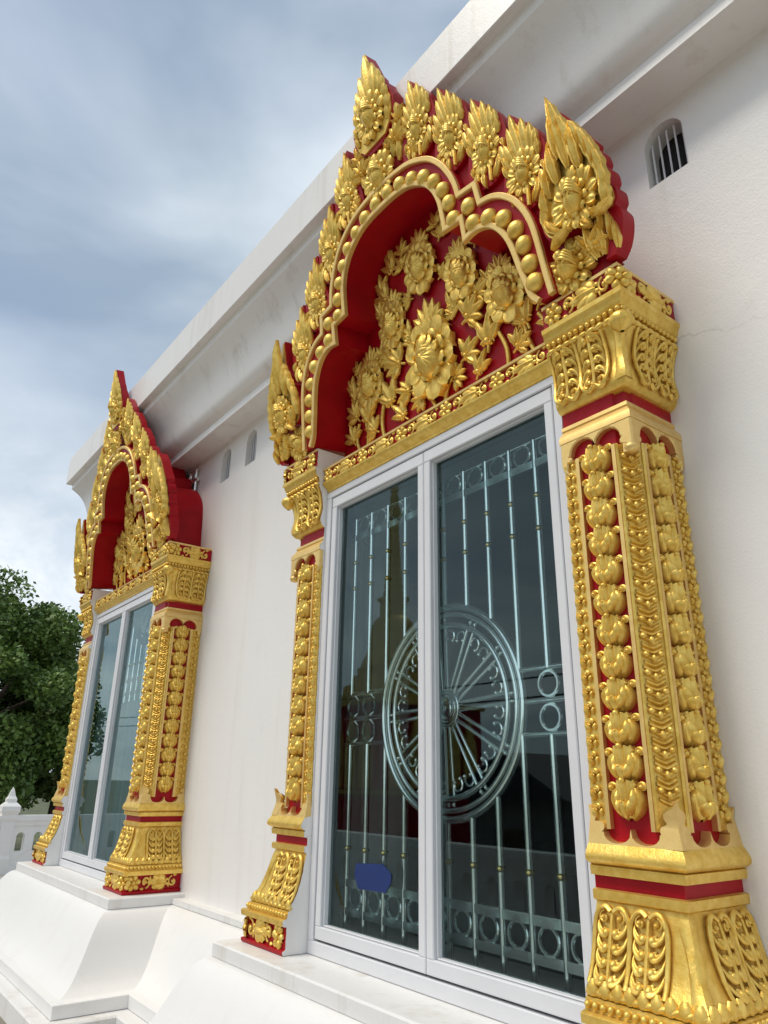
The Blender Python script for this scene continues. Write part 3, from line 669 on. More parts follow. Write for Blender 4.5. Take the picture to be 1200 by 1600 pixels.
# frieze ornaments
fr1 = MB()
for k in range(6): petal(fr1, 0.10*math.cos(R(60*k)), 0.10*math.sin(R(60*k)), 60*k+10, 0.42, 0.19, 0.10, 12, 'round', 0.02, 0.10, -0.02, gr=1, nt_=6, nu=5)
fr1.ball((0, -0.12, 0), 0.15, 0.15, 0.15, 10, 6)
ROS = mesh_only(fr1, 'rosette', M['gold'], 50)
fr2 = MB()
for a, L_ in ((180, 0.75), (150, 0.6), (210, 0.6), (125, 0.45), (235, 0.45)): petal(fr2, 0.25, 0, a, L_, 0.17, 0.10, 0, 'round', 0.02, 0.08, 0, gr=1, nt_=7, nu=5)
petal(fr2, 0.30, 0, 180, 0.62, 0.13, 0.10, 0, 'flame', 0.12, 0.05, 0, gr=1); fr2.ball((0.32, -0.1, 0.10), 0.08, 0.1, 0.08, 8, 5); fr2.ball((0.32, -0.1, -0.10), 0.08, 0.1, 0.08, 8, 5)
FLF = mesh_only(fr2, 'leaf', M['gold'], 50)
fr3 = MB(); curl(fr3, 0, 0.02, 0.36, -80, 250, 0.095, 0.16, 0.02, n=14); petal(fr3, 0.30, 0.1, 75, 0.3, 0.10, 0.08, 30, 'flame', 0.02, 0.05); petal(fr3, -0.05, -0.35, 200, 0.3, 0.10, 0.08, -30, 'flame', 0.02, 0.05)
CSC = mesh_only(fr3, 'scroll', M['gold'], 50)
def frieze_run(parent, runs, z, h, corner):
    for (x0, y0), (x1, y1), side in runs:
        L_ = math.hypot(x1-x0, y1-y0); unit = h*4.3; n_ = max(1, round(L_/unit)); st = L_/n_/unit; rz = PI/2 if side else 0
        for k in range(n_):
            for me, nm, f_, sx, sz in ((ROS, 'rosette', 0.10, 1.15, 1.15), (CSC, 'scroll', 0.33, 1.15, 1.2), (FLF, 'leaf', 0.60, 2.05, 1.5), (CSC, 'scroll', 0.86, -1.1, -1.15)):
                t_ = (k+f_)/n_
                inst(me, nm, parent, (x0+(x1-x0)*t_, y0+(y1-y0)*t_, z), (0, 0, rz), (h*sx*st, h*1.05, h*sz))
    if corner and len(runs) > 1:
        (x0, y0), (x1, y1), _ = runs[0]; inst(ROS, 'rosette', parent, (runs[0][1][0]+0.004, runs[1][0][1]-0.012, z), (0, 0, PI/4), (h*1.05, h*1.1, h*1.05))

pil_r = build_pilaster()
pil_l = copy_tree(pil_r, win); pil_l.scale = (-1, 1, 1)

# ---- lintel between the pilasters
lm = MB(); lm.box(-XI+0.002, XI-0.002, -0.020, YW, 2.836, 2.905); lintel = lm.build('lintel', M['red'], win, 0)
gm_ = MB(); prof = [(0.18, 2.801), (0.002, 2.800), (-0.003, 2.804), (-0.003, 2.812), (-0.010, 2.818), (-0.024, 2.826), (-0.031, 2.834), (-0.032, 2.842), (-0.018, 2.844)]
gm_.grid([[(x, y, z) for y, z in prof] for x in (-XI+0.002, XI-0.002)]); gm_.build('moulding', M['gold'], lintel, 40)
gm_ = MB(); prof = [(-0.018, 2.897), (-0.031, 2.898), (-0.033, 2.906), (-0.028, 2.910), (0.12, 2.910)]
gm_.grid([[(x, y, z) for y, z in prof] for x in (-XI+0.002, XI-0.002)]); gm_.build('fillet', M['band'], lintel, 40)
frieze_run(lintel, [((-XI+0.01, -0.020), (XI-0.01, -0.020), 0)], 2.870, 0.056, False)

# ---- pediment: leans forward about 8.5 degrees; local origin at the foot of the arch
TH = math.atan(0.15)
def PZ(z): return (z-3.0)/math.cos(TH)
inner_h = [[(0, 3.81), (.08, 3.807), (.16, 3.79), (.237, 3.745), (.285, 3.69), (.313, 3.62), (.32, 3.555), (.323, 3.487)], [(.409, 3.478)], [(.411, 3.39), (.465, 3.395), (.52, 3.375), (.56, 3.335), (.588, 3.285), (.605, 3.23), (.62, 3.15), (.634, 3.09), (.645, 3.04), (.67, 3.004)]]
outer_h = [[(0, 3.90), (.1, 3.893), (.19, 3.873), (.285, 3.82), (.343, 3.755), (.378, 3.69), (.4, 3.63), (.41, 3.57)], [(.49, 3.56)], [(.50, 3.477), (.55, 3.465), (.6, 3.435), (.645, 3.385), (.675, 3.325), (.692, 3.27), (.702, 3.2), (.71, 3.1), (.72, 3.004)]]
def full(h):
    r = []
    for seg in h: r += catmull(seg, 3) if len(seg) > 2 else seg
    return [(-x, PZ(z)) for x, z in r[::-1]][:-1]+[(x, PZ(z)) for x, z in r]
inn, outc = full(inner_h), full(outer_h)
def offset_curve(cv, d):
    r = []; n = len(cv)
    for i in range(n):
        a = (Vector(cv[i])-Vector(cv[max(0, i-1)])); b = (Vector(cv[min(n-1, i+1)])-Vector(cv[i]))
        a = a if a.length else b; b = b if b.length else a; a.normalize(); b.normalize()
        k = (Vector((-a.y, a.x))+Vector((-b.y, b.x)))/max(0.6, 1+Vector((-a.y, a.x)).dot(Vector((-b.y, b.x)))); r.append((cv[i][0]+k.x*d, cv[i][1]+k.y*d))
    return r
pb = MB(); body_out = offset_curve(outc, 0.014)
ol = body_out+inn[::-1]
pb.prism(ol, 0.0, 0.36)
ped = pb.build('pediment', M['red'], win, 30); ped.location = (0, -0.085, 3.004); ped.rotation_euler = (TH, 0, 0)
# stepped red shoulders behind, as seen from the side
ty = MB(); tb = offset_curve(inn, 0.01); ty.add([(x, 0.185, z) for x, z in tb]+[(0.69, 0.185, -0.12), (-0.69, 0.185, -0.12)], [tuple(range(len(tb)+2))]); ty.build('tympanum', M['red'], ped, 0)
ft = MB(); ft.box(-XI+0.004, XI-0.004, 0.02, 0.25, PZ(2.88), -0.003); ft.v = [(x, y, z) for x, y, z in ft.v]
for cv, nm in ((inn, 'inner_band'), (outc, 'outer_band')):
    rb = MB(); ribbon(rb, offset_curve(cv, 0.002), 0.021, -0.016, 0.004); rb.build(nm, M['band'], ped, 20)
bl = [(.665, 3.075), (.658, 3.145), (.649, 3.22), (.628, 3.29), (.587, 3.358), (.527, 3.402), (.457, 3.427), (.447, 3.503), (.369, 3.503), (.360, 3.576), (.339, 3.645), (.302, 3.708), (.252, 3.763), (.188, 3.803), (.118, 3.83)]
for x, z in bl:
    for s_ in (-1, 1): inst(BEAD, 'bead', ped, (s_*x, -0.001, PZ(z)), (0, 0, 0), (1, 1, 1))
inst(BEAD, 'bead', ped, (0.04, -0.001, PZ(3.845))); inst(BEAD, 'bead', ped, (-0.04, -0.001, PZ(3.845)))
# red back plate from the outer band out to the roots of the flame leaves
pk = [(0.93, 3.004), (0.90, 3.09), (0.83, 3.10), (0.775, 3.14), (0.745, 3.24), (0.735, 3.33), (0.70, 3.40), (0.64, 3.50), (0.60, 3.58), (0.52, 3.66), (0.46, 3.74), (0.37, 3.83), (0.30, 3.93), (0.22, 4.02), (0.155, 4.12), (0.12, 4.20), (0.0, 4.24)]
cp = [(-x, PZ(z)) for x, z in pk]+[(x, PZ(z)) for x, z in pk[::-1]][1:]
cb = MB(); cb.prism(cp+offset_curve(outc, -0.004)[::-1], 0.030, 0.066); cb.build('crest_plate', M['red'], ped, 30)
# flame leaf (right-hand form), local origin at its flower
lf = MB()
lo = catmull([(-.098, -.10), (-.099, -.031), (-.070, .055), (-.030, .135), (-.016, .228), (.030, .172), (.070, .108), (.093, .035), (.094, -.03), (.074, -.09), (.035, -.135), (-.035, -.14)], 3, True)
lf.prism([(x*1.13, z*1.02) for x, z in lo], -0.030, 0.012, 1, 1)
Y0 = 0.030
up_ = [(x*0.80, z*0.90) for x, z in lo if z > 0.03]; lf.prism(up_, -Y0-0.005, -Y0+0.004)
for x, z, a, L_, W_, b in ((.070, .010, 66, .060, .017, 26), (-.066, .012, 112, .060, .015, -8), (.060, .035, 58, .075, .020, 24), (-.054, .035, 114, .075, .018, -12), (.042, .05, 64, .095, .022, 18), (-.036, .05, 108, .095, .021, -8), (.022, .06, 76, .125, .024, 12), (-.016, .06, 98, .13, .023, -4), (.0, .06, 93, .172, .023, -2),
                         (.060, -.045, -66, .085, .019, -44), (.048, -.065, -92, .085, .017, -36), (.074, -.02, -58, .05, .014, -30), (.030, -.09, -98, .055, .013, -30),
                         (-.064, -.060, -112, .06, .016, 26), (-.040, -.08, -100, .07, .016, 20), (-.078, -.03, -108, .045, .013, 16)):
    petal(lf, x, z, a, L_*0.96, W_*0.86, 0.009, b, 'scallop' if W_ > .0165 else 'flame', Y0, 0.008+0.05*max(0, .02-abs(x))*8*0.02, 0.0, gr=2, nt_=9, nu=8)
lf.tube([(0, -Y0-.004, -.08), (-.004, -Y0-.006, -.11), (-.010, -Y0-.004, -.135)], .008, 7)
LEAF = mesh_only(lf, 'flame_leaf', [M['gold'], M['red']], 45)
fls = [(.242, 4.02), (.404, 3.85), (.551, 3.677), (.69, 3.485)]
for i, (x, z) in enumerate(fls):
    for s_ in (-1, 1):
        inst(LEAF, 'flame_leaf', ped, (s_*x, 0.046, PZ(z)), (0, s_*R(-4), 0), (s_*0.93, 1.1, 1.0))
        inst(F1 if (i+(s_ > 0)) % 2 else F2, 'flower', ped, (s_*x-s_*0.004, 0.017, PZ(z)-0.008), (0, s_*R(6), 0), (s_*0.068, 0.074, 0.073))
# apex
ap = MB()
hw = [(4.583, .002), (4.54, .018), (4.46, .044), (4.42, .066), (4.40, .070), (4.345, .108), (4.325, .112), (4.26, .142), (4.235, .138), (4.20, .138), (4.155, .118), (4.115, .080), (4.09, .035)]
ol = [(-h_, PZ(z)) for z, h_ in hw]+[(h_, PZ(z)) for z, h_ in hw[::-1]]
ap.prism(ol, -0.040, 0.016, 1, 1); ap.prism([(x*0.9, z) for x, z in ol if z > PZ(4.10)], -0.047, -0.03)
zf = PZ(4.255); Y1 = 0.040
for x, z, a, L_, W_, b in ((0, .085, 90, .235, .030, 0), (.022, .08, 76, .165, .023, 10), (-.022, .08, 104, .165, .023, -10), (.045, .07, 66, .12, .020, 16), (-.045, .07, 114, .12, .020, -16), (.07, .05, 66, .09, .017, 14), (-.07, .05, 114, .09, .017, -14), (.092, .015, 74, .07, .014, 10), (-.092, .015, 106, .07, .014, -10), (.10, -.04, 72, .06, .013, 10), (-.10, -.04, 108, .06, .013, -10), (.095, -.09, 72, .055, .012, 8), (-.095, -.09, 108, .055, .012, -8)):
    petal(ap, x, zf+z, a, L_, W_*1.25, 0.014, b, 'scallop', Y1+0.004, 0.008, 0.0, gr=2, nt_=9)
zf2 = PZ(3.99)
for x, z, a, L_, W_, b in ((-.10, -.02, 125, .10, .022, -40), (.10, -.02, 55, .10, .022, 40), (-.07, .02, 112, .13, .024, -26), (.07, .02, 68, .13, .024, 26), (-.035, .05, 100, .15, .024, -16), (.035, .05, 80, .15, .024, 16), (.0, .06, 90, .13, .022, 0), (.11, .05, 60, .09, .018, 30), (-.11, .05, 120, .09, .018, -30)):
    petal(ap, x, zf2+z, a, L_, W_, 0.014, b, 'scallop', 0.012, 0.012, 0.0, gr=2, nt_=9)
apo = ap.build('apex_leaf', [M['gold'], M['red']], ped, 45)
apo.location.y = 0.04
for x, z, a, k_ in ((.135, 4.135, 8, .075), (.118, 4.055, 26, .085), (.19, 3.93, 30, .06), (.06, 4.06, 10, .06)):
    for s_ in (-1, 1): inst(SP1 if z > 4.1 else SP3, 'leaf_spray', ped, (s_*x, 0.028, PZ(z)), (0, s_*R(a), 0), (s_*k_, k_*2.0, k_))
inst(F1, 'flower', ped, (0, -0.008, zf-0.005), (0, 0, 0), (0.098, 0.11, 0.098)); inst(F2, 'flower', ped, (0, 0.004, PZ(3.955)), (0, 0, 0), (0.092, 0.11, 0.088))
# corner flames
cf = MB()
co_ = catmull([(.832, 3.612), (.872, 3.555), (.905, 3.49), (.935, 3.425), (.950, 3.395), (.945, 3.375), (.962, 3.35), (.968, 3.315), (.962, 3.300), (.978, 3.275), (.980, 3.24), (.972, 3.225), (.988, 3.20), (.988, 3.165), (.978, 3.15), (.992, 3.12), (.988, 3.08), (.970, 3.035), (.945, 3.006)], 3)+[(.915, 3.006)]+catmull([(.93, 3.045), (.938, 3.085), (.92, 3.12), (.885, 3.14), (.845, 3.15), (.81, 3.165), (.775, 3.155), (.745, 3.175), (.728, 3.21), (.726, 3.25), (.738, 3.29), (.758, 3.31), (.766, 3.35), (.784, 3.375), (.796, 3.41), (.812, 3.44), (.822, 3.48), (.826, 3.54)], 3)
cx, cz = 0.86, 3.24
cf.prism([(x-cx, z-cz) for x, z in co_], -0.030, 0.026, 1, 1)
gi = inset([(x-cx, z-cz) for x, z in co_ if not (x > .88 and z < 3.14)], 0.008); cf.prism(gi, -0.038, -0.02)
for x, z, a, L_, W_, b in ((-.105, -.045, 100, .10, .021, -22), (-.100, .005, 98, .10, .022, -24), (-.080, .055, 96, .10, .022, -20), (-.062, .10, 94, .10, .021, -14), (-.045, .14, 92, .10, .020, -10),
                         (.095, -.085, 64, .09, .021, 44), (.100, -.045, 70, .10, .022, 34), (.100, .0, 76, .11, .022, 30), (.090, .045, 80, .12, .023, 28), (.078, .09, 84, .12, .023, 26), (.062, .13, 86, .12, .023, 26),
                         (-.06, -.075, 150, .075, .020, -50), (-.03, -.08, 195, .075, .019, 30), (.055, -.095, -10, .07, .019, 40), (.02, -.085, -70, .05, .017, 30),
                         (.045, .075, 94, .15, .025, -6), (-.035, .075, 96, .14, .024, -6), (.032, .15, 92, .15, .024, 12), (-.014, .15, 90, .16, .024, 2), (.012, .10, 92, .27, .030, 6), (.008, .20, 88, .16, .022, 14),
                         (.060, -.15, 70, .09, .015, 20), (.085, -.19, 72, .09, .014, 26), (.100, -.225, 76, .08, .012, 16)):
    KF = globals().get('KF', 0)+1
    petal(cf, x, z, a, L_*1.04, W_*0.88, 0.019, b, 'scallop' if z > -.1 else 'flame', (0.036+0.0010*KF) if z > -.1 else 0.03, 0.008, 0.004, gr=2, nt_=12, nu=8)
for s2 in (-1, 1): curl(cf, s2*0.062-0.01, -0.075, 0.030, 90, 90+s2*320, 0.008, 0.022, 0.036, n=14)
petal(cf, .035, -.22, 105, .15, .020, .014, -10, 'flame', 0.03, 0.008, 0, gr=2, nt_=9); petal(cf, .055, -.22, 82, .13, .018, .014, 20, 'flame', 0.03, 0.006, 0, gr=2, nt_=9)
CF = mesh_only(cf, 'corner_flame', [M['gold'], M['red']], 45)
for s_ in (-1, 1):
    inst(CF, 'corner_flame', ped, (s_*cx, 0.030, PZ(cz)), (0, 0, 0), (s_, 1, 1.0))
    inst(F2, 'flower', ped, (s_*0.868, -0.014, PZ(3.235)), (0, s_*R(10), 0), (s_*0.080, 0.10, 0.080))
    inst(F1, 'flower', ped, (s_*0.785, 0.026, PZ(3.066)), (0, s_*R(25), 0), (s_*0.088, 0.12, 0.070))
    inst(SP1, 'leaf_spray', ped, (s_*0.87, 0.022, PZ(3.07)), (0, s_*R(48), 0), (0.085, 0.2, 0.085))
# tympanum flowers, sprays and stems
TY = 0.183
for me, x, z, s_, rot in ((LO1, 0, 3.175, 0.155, 0), (LO2, -.41, 3.235, 0.104, 8), (LO2, .41, 3.235, 0.104, -8), (LO1, -.215, 3.43, 0.097, 6), (LO1, .215, 3.43, 0.097, -6), (LO2, 0, 3.585, 0.107, 0)):
    inst(me, 'lotus_flower', ped, (x, TY-0.012, PZ(z)), (0, R(rot), 0), (s_ if x <= 0 else -s_, s_*0.82, s_))
tysp = [(SP1, .17, 3.10, 70, .085), (SP3, .21, 3.245, 65, .10), (SP2, .13, 3.33, 30, .075), (SP1, .27, 3.31, 75, .075), (SP2, .29, 3.10, 15, .11), (SP2, .47, 3.09, -20, .10), (SP3, .54, 3.13, 30, .085), (SP3, .10, 3.04, 100, .07), (SP2, .56, 3.27, 20, .065), (SP2, .25, 3.57, 25, .085), (SP1, .10, 3.49, 70, .06), (SP2, .19, 3.68, 15, .08), (SP1, .11, 3.72, -10, .06), (SP3, .42, 3.02, 55, .075), (SP2, .22, 3.01, 35, .08), (SP1, .58, 3.03, 10, .075), (SP2, .545, 3.22, -8, .075), (SP1, .30, 3.52, 20, .07), (SP2, .275, 3.62, -6, .075), (SP1, .33, 3.33, -20, .06), (SP3, .13, 3.30, -30, .055), (SP1, .12, 3.66, 30, .06), (SP2, .51, 3.33, -12, .06), (SP1, .20, 3.74, -15, .05)]
for me, x, z, a, s_ in tysp:
    for sg in (-1, 1): inst(me, 'leaf_spray', ped, (sg*x, TY-0.004, PZ(z)), (0, sg*R(a), 0), (sg*s_*1.12, s_*1.15, s_*1.12))
for pts in ([(.02, 2.95), (.05, 3.02), (.10, 3.06)], [(.36, 2.93), (.37, 3.03), (.345, 3.11)], [(.50, 2.93), (.47, 3.02), (.46, 3.09)], [(.12, 3.28), (.19, 3.32), (.26, 3.31)], [(.22, 3.33), (.30, 3.33), (.36, 3.29)], [(.14, 3.54), (.22, 3.53), (.27, 3.47)], [(.54, 2.95), (.56, 3.02), (.53, 3.09)]):
    for sg in (-1, 1):
        tb_ = MB(); tb_.tube([(sg*x, TY-0.008, PZ(z)) for x, z in catmull(pts, 4)], 0.009, 7); tb_.build('stem', M['gold'], ped, 60)

# ---- aluminium window: outer frame, two sashes, panes
wf = MB()
def frame(mb, x0, x1, z0, z1, wl_, wr, wb, wt, y0, y1):
    mb.prism([(x0, z0), (x1, z0), (x1, z0+wb), (x0, z0+wb)], y0, y1, bev=0.003); mb.prism([(x0, z1-wt), (x1, z1-wt), (x1, z1), (x0, z1)], y0, y1, bev=0.003)
    mb.prism([(x0, z0+wb), (x0+wl_, z0+wb), (x0+wl_, z1-wt), (x0, z1-wt)], y0, y1, bev=0.003); mb.prism([(x1-wr, z0+wb), (x1, z0+wb), (x1, z1-wt), (x1-wr, z1-wt)], y0, y1, bev=0.003)
frame(wf, -0.654, 0.654, 1.021, 2.799, 0.034, 0.034, 0.044, 0.030, -0.004, 0.16)
wfo = wf.build('window_frame', M['alu'], win, 30)
gk = MB(); gk.box(-0.621, 0.621, 0.012, 0.03, 1.068, 2.763); 
gk = MB(); frame(gk, -0.6205, 0.6205, 1.0645, 2.7695, 0.02, 0.02, 0.02, 0.02, 0.016, 0.10); gk.build('gasket', M['gasket'], wfo, 0)
for s_ in (-1, 1):
    x0, x1 = (-0.614, -0.0015) if s_ < 0 else (0.0015, 0.614)
    sm = MB(); frame(sm, x0, x1, 1.072, 2.764, 0.033, 0.033, 0.042, 0.046, 0.000, 0.045)
    e = 0.005; frame(sm, x0+0.0333, x1-0.0333, 1.1143, 2.7177, e, e, e, e, 0.012, 0.040)
    so_ = sm.build('sash', M['alu'], wfo, 30)
    pn = MB(); pn.box(x0+0.048, x1-0.048, 0.030, 0.034, 1.142, 2.705)
    pn = MB(); a, b = x0+0.034, x1-0.034; pn.add([(a, 0.031, 1.115), (b, 0.031, 1.115), (b, 0.031, 2.717), (a, 0.031, 2.717)], [(0, 1, 2, 3)])
    pn.build('pane', M['glass'], wfo, 0)

# ------------------------------------------------------------------ stainless security grille with wheel
gr_ = empty('wheel_grille', (0, 0.10, 1.02))
GY = 0.10
def gp(mb, name, mat=None): 
    o = mb.build(name, mat or M['steel'], None, 50); o.parent = gr_; o.matrix_parent_inverse = Matrix.Translation((0, -0.10, -1.02)); return o
ZH, RO, RI = 1.836, 0.347, 0.283
def torus(mb, cx, cz, r_, th, n=48, m=8, y=GY):
    rows = [[(cx+(r_+th*math.cos(2*PI*j/m))*math.cos(2*PI*i/n), y+th*math.sin(2*PI*j/m), cz+(r_+th*math.cos(2*PI*j/m))*math.sin(2*PI*i/n)) for j in range(m)] for i in range(n+1)]
    mb.grid(rows, 0, True)
def bar(x, z0, z1, r_=0.0105): b = MB(); b.tube([(x, GY, z0), (x, GY, z1)], r_, 10); return gp(b, 'bar')
for k in range(-5, 6):
    x = k*0.1125; dx = abs(x)
    ztop, zbot = 2.62 if True else 0, 1.10
    if dx < RO: zt_, zb_ = ZH+math.sqrt(RO**2-x*x), ZH-math.sqrt(RO**2-x*x)
    else: zt_, zb_ = 1.925, 1.735
    bar(x, zt_, 2.672); bar(x, 1.10, zb_)
    for z in (2.475, 2.362, 1.368):
        b = MB(); b.ball((x, GY, z), 0.014, 0.014, 0.014, 10, 7); gp(b, 'knob', M['brass'])
    if k < 5:
        for z in (2.634, 1.207):
            b = MB(); torus(b, x+0.056, z, 0.034, 0.0055, 28, 6); gp(b, 'ring')
for z, h, x0, x1 in ((2.585, 0.013, -0.6, 0.6), (1.253, 0.013, -0.6, 0.6), (1.160, 0.013, -0.6, 0.6)):
    b = MB(); b.box(x0, x1, GY-0.009, GY+0.009, z-h, z+h); gp(b, 'rail')
b = MB(); b.tube([(-0.6, GY, 2.672), (0.6, GY, 2.672)], 0.005, 8); gp(b, 'rail')
for s_ in (-1, 1):
    for z in (1.928, 1.832, 1.737):
        b = MB(); xx = math.sqrt(RO**2-(z-ZH)**2); b.tube([(s_*xx, GY, z), (s_*0.6, GY, z)], 0.0085, 8); gp(b, 'rail')
    for x in (0.448, 0.552):
        for z in (1.880, 1.784):
            b = MB(); torus(b, s_*x, z, 0.036, 0.006, 28, 6); gp(b, 'ring')
for r_, th in ((RO, 0.013), (RO-0.027, 0.009), (RI, 0.0105)):
    b = MB(); torus(b, 0, ZH, r_, th, 72, 8); gp(b, 'wheel_rim')
b = MB(); torus(b, 0, ZH, 0.058, 0.009, 36, 8); torus(b, 0, ZH, 0.040, 0.007, 36, 8); b.ball((0, GY-0.004, ZH), 0.036, 0.014, 0.036, 20, 8); b.ball((0, GY-0.01, ZH), 0.016, 0.03, 0.016, 14, 8); gp(b, 'hub')
b = MB()
for k in range(12):
    a = R(30*k+3); ca, sa = math.cos(a), math.sin(a); 
    sp = MB()
    for q in (-1, 1):
        p0 = (0.055*ca-q*0.010*sa, GY, ZH+0.055*sa+q*0.010*ca); p1 = (RI*ca-q*0.016*sa, GY, ZH+RI*sa+q*0.016*ca); sp.tube([p0, p1], 0.0068, 8)
    gp(sp, 'spoke')
    for q in (-1, 1):
        a2 = R(30*k+3+15+q*6.5); c_ = (0.245*math.cos(a2), 0.245*math.sin(a2)); s2 = MB()
        pts = []
        for i in range(13):
            t_ = i/12; an = a2+q*(-2.4+4.6*t_)+PI*0; rr = 0.022*(1-0.25*t_)
            pts.append((c_[0]+rr*math.cos(an), GY, ZH+c_[1]+rr*math.sin(an)))
        s2.tube(pts, 0.0042, 6); s2.ball(pts[0], 0.008, 0.008, 0.008, 8, 6); s2.ball(pts[-1], 0.008, 0.008, 0.008, 8, 6); gp(s2, 'scroll')
        a3 = R(30*k+3+q*2.3); s3 = MB(); s3.ball((0.302*math.cos(a3), GY, ZH+0.302*math.sin(a3)), 0.0085, 0.0085, 0.0085, 8, 6); gp(s3, 'knob')

# second window and grille
win2 = copy_tree(win); win2.location.x = X2
gr2 = copy_tree(gr_); gr2.location.x = X2
G = 'ornate temple windows'
win['kind'] = win2['kind'] = 'thing'
tag(win, 'large gilded window nearest the viewer with red arched niche full of gold flowers', 'window', G)
tag(win2, 'farther gilded window near the building corner, seen narrow and small', 'window', G)
tag(gr_, 'steel wheel grille behind the dark glass of the nearest window', 'grille', 'wheel grilles')
tag(gr2, 'steel wheel grille behind the farther window, pale curtain behind it', 'grille', 'wheel grilles')
# blue patch on the glass of the near window
bp_ = MB(); ol = [(-.50, 1.325), (-.345, 1.335), (-.297, 1.31), (-.297, 1.285), (-.327, 1.25), (-.485, 1.246), (-.512, 1.29)]
bp_.prism([(x*0.98+0.085, z+0.008) for x, z in ol], 0.0275, 0.0290); tag(bp_.build('blue_patch', M['blue'], None, 0), 'blue seven-sided patch stuck on the left glass pane of the nearest window', 'sticker')
# curtain in the far window
cu = MB(); rows = []
for i in range(14):
    z = 1.05+1.75*i/13; rows.append([(X2-0.62+1.24*j/120, 0.30+0.022*math.sin(j*0.78+0.3*math.sin(i*0.4))+0.01*math.sin(j*0.31), z) for j in range(121)])
cu.grid(rows); tag(cu.build('curtain', M['curtain'], None, 60), 'pale blue gathered curtain hanging inside the farther window', 'curtain')

# ------------------------------------------------------------------ balustrades
def post(par, x, y, h=1.05, mat=None, name='post'):
    p = MB(); w_ = 0.105
    def sq(r0, z0, r1, z1):
        p.grid([[(x-r0, y-r0, z0), (x+r0, y-r0, z0), (x+r0, y+r0, z0), (x-r0, y+r0, z0)], [(x-r1, y-r1, z1), (x+r1, y-r1, z1), (x+r1, y+r1, z1), (x-r1, y+r1, z1)]], 0, True)
    pr = [(w_*1.15, 0), (w_*1.15, 0.25), (w_, 0.30), (w_, 0.84), (w_*1.2, 0.90), (w_*1.2, 0.96), (w_*1.45, 1.02), (w_*1.45, 1.10), (w_*1.1, 1.14), (w_*0.75, 1.17), (w_*0.80, 1.22), (w_*0.5, 1.27), (w_*0.28, 1.36), (0.004, 1.42)]
    for (a, b), (c_, d) in zip(pr, pr[1:]): sq(a, b, c_, d)
    o = p.build(name, M['white'], par, 0); return o
def panel_wall(par, p0, p1, holes, hz0=0.36, hz1=0.67, hw=0.07):
    """low wall with arched holes between two plan points"""
    L_ = math.hypot(p1[0]-p0[0], p1[1]-p0[1]); mb = MB(); st = L_/holes; T_ = 0.07
    for k in range(holes):
        a, b = k*st, (k+1)*st; c_ = (a+b)/2
        ol = [(c_-hw, hz0)]+[(c_-hw*math.cos(PI*i/8), hz1-hw+hw*math.sin(PI*i/8)) for i in range(9)]+[(c_+hw, hz0)]
        mid = len(ol)//2
        for y in (-T_, T_):
            for pl in ([(a, .15), (c_, .15), (c_, hz0)]+ol[:mid+1]+[(c_, .78), (a, .78)], [(c_, .15), (b, .15), (b, .78), (c_, .78)]+ol[mid:]+[(c_, hz0)]):
                mb.add([(x, y, z) for x, z in pl], [tuple(range(len(pl)))])
        n = len(ol); mb.add([(x, -T_, z) for x, z in ol]+[(x, T_, z) for x, z in ol], [(j, j+n, (j+1) % n+n, (j+1) % n) for j in range(n)])
    dx, dy = (p1[0]-p0[0])/L_, (p1[1]-p0[1])/L_
    tf = lambda x, y, z: (p0[0]+dx*x-dy*y, p0[1]+dy*x+dx*y, z)
    mb.map(tf); mb.build('pierced_panel', M['white'], par, 0)
    r_ = MB(); r_.box(0, L_, -0.11, 0.11, 0.86, 0.95); r_.box(0, L_, -0.09, 0.09, 0.78, 0.86); r_.map(tf); r_.build('rail', M['white'], par, 0)
    r_ = MB(); r_.box(0, L_, -0.12, 0.12, 0.0, 0.15); r_.map(tf); r_.build('kerb', M['white'], par, 0)
b1 = empty('end_balustrade', (-13.3, 1.6, 0)); b1i = Matrix.Translation((13.3, -1.6, 0))
ys = [-4.6, -1.5, 1.56, 4.7, 8.9]
for y in ys: post(b1, -13.3, y)
for a, b in zip(ys, ys[1:]): panel_wall(b1, (-13.3, a+0.10), (-13.3, b-0.10), round((b-a)/0.33))
for o in b1.children: o.matrix_parent_inverse = b1i
tag(b1, 'white pierced balustrade with peaked post at the far left below the tree', 'balustrade')
b2 = empty('front_balustrade', (-4, -4.6, 0)); b2i = Matrix.Translation((4, 4.6, 0))
xs_ = [-13.3, -8.6, -2.4, 3.6, 9.6]
for x in xs_[1:]: post(b2, x, -4.6)
for a, b in zip(xs_, xs_[1:]): panel_wall(b2, (a+0.10, -4.6), (b-0.10, -4.6), round((b-a)/0.42))
for o in b2.children: o.matrix_parent_inverse = b2i
tag(b2, 'white pierced balustrade mirrored in the lower window glass', 'balustrade')

# ------------------------------------------------------------------ gilded stupa, house and wires that show only as reflections in the glass
st = empty('golden_stupa', (-15.8, -12.1, -0.9))
def stp(prof, name, mat, n=28, mb=None):
    m_ = MB(); m_.lathe(prof, 0, 0, n); return m_.build(name, mat, st, 50)
stp(catmull([(0.98, 5.75), (0.95, 5.95), (0.80, 6.25), (0.72, 6.75), (0.66, 7.05), (0.50, 7.30), (0.28, 7.42)], 4), 'bell', M['oldgold'])
stp([(1.7, 4.6), (1.7, 4.85), (1.5, 4.9), (1.5, 5.15), (1.25, 5.2), (1.25, 5.45), (1.05, 5.5), (1.1, 5.7), (0.9, 5.78)], 'tiers', M['oldgold'])
sq_ = MB(); sq_.box(-0.3, 0.3, -0.3, 0.3, 7.40, 7.85); sq_.box(-0.36, 0.36, -0.36, 0.36, 7.85, 7.97); sq_.build('throne', M['oldgold'], st, 0)
pr = []; z = 7.97; r_ = 0.33
for k in range(11): pr += [(r_*0.86, z), (r_, z+0.10), (r_, z+0.16), (r_*0.86, z+0.24)]; z += 0.24; r_ *= 0.93
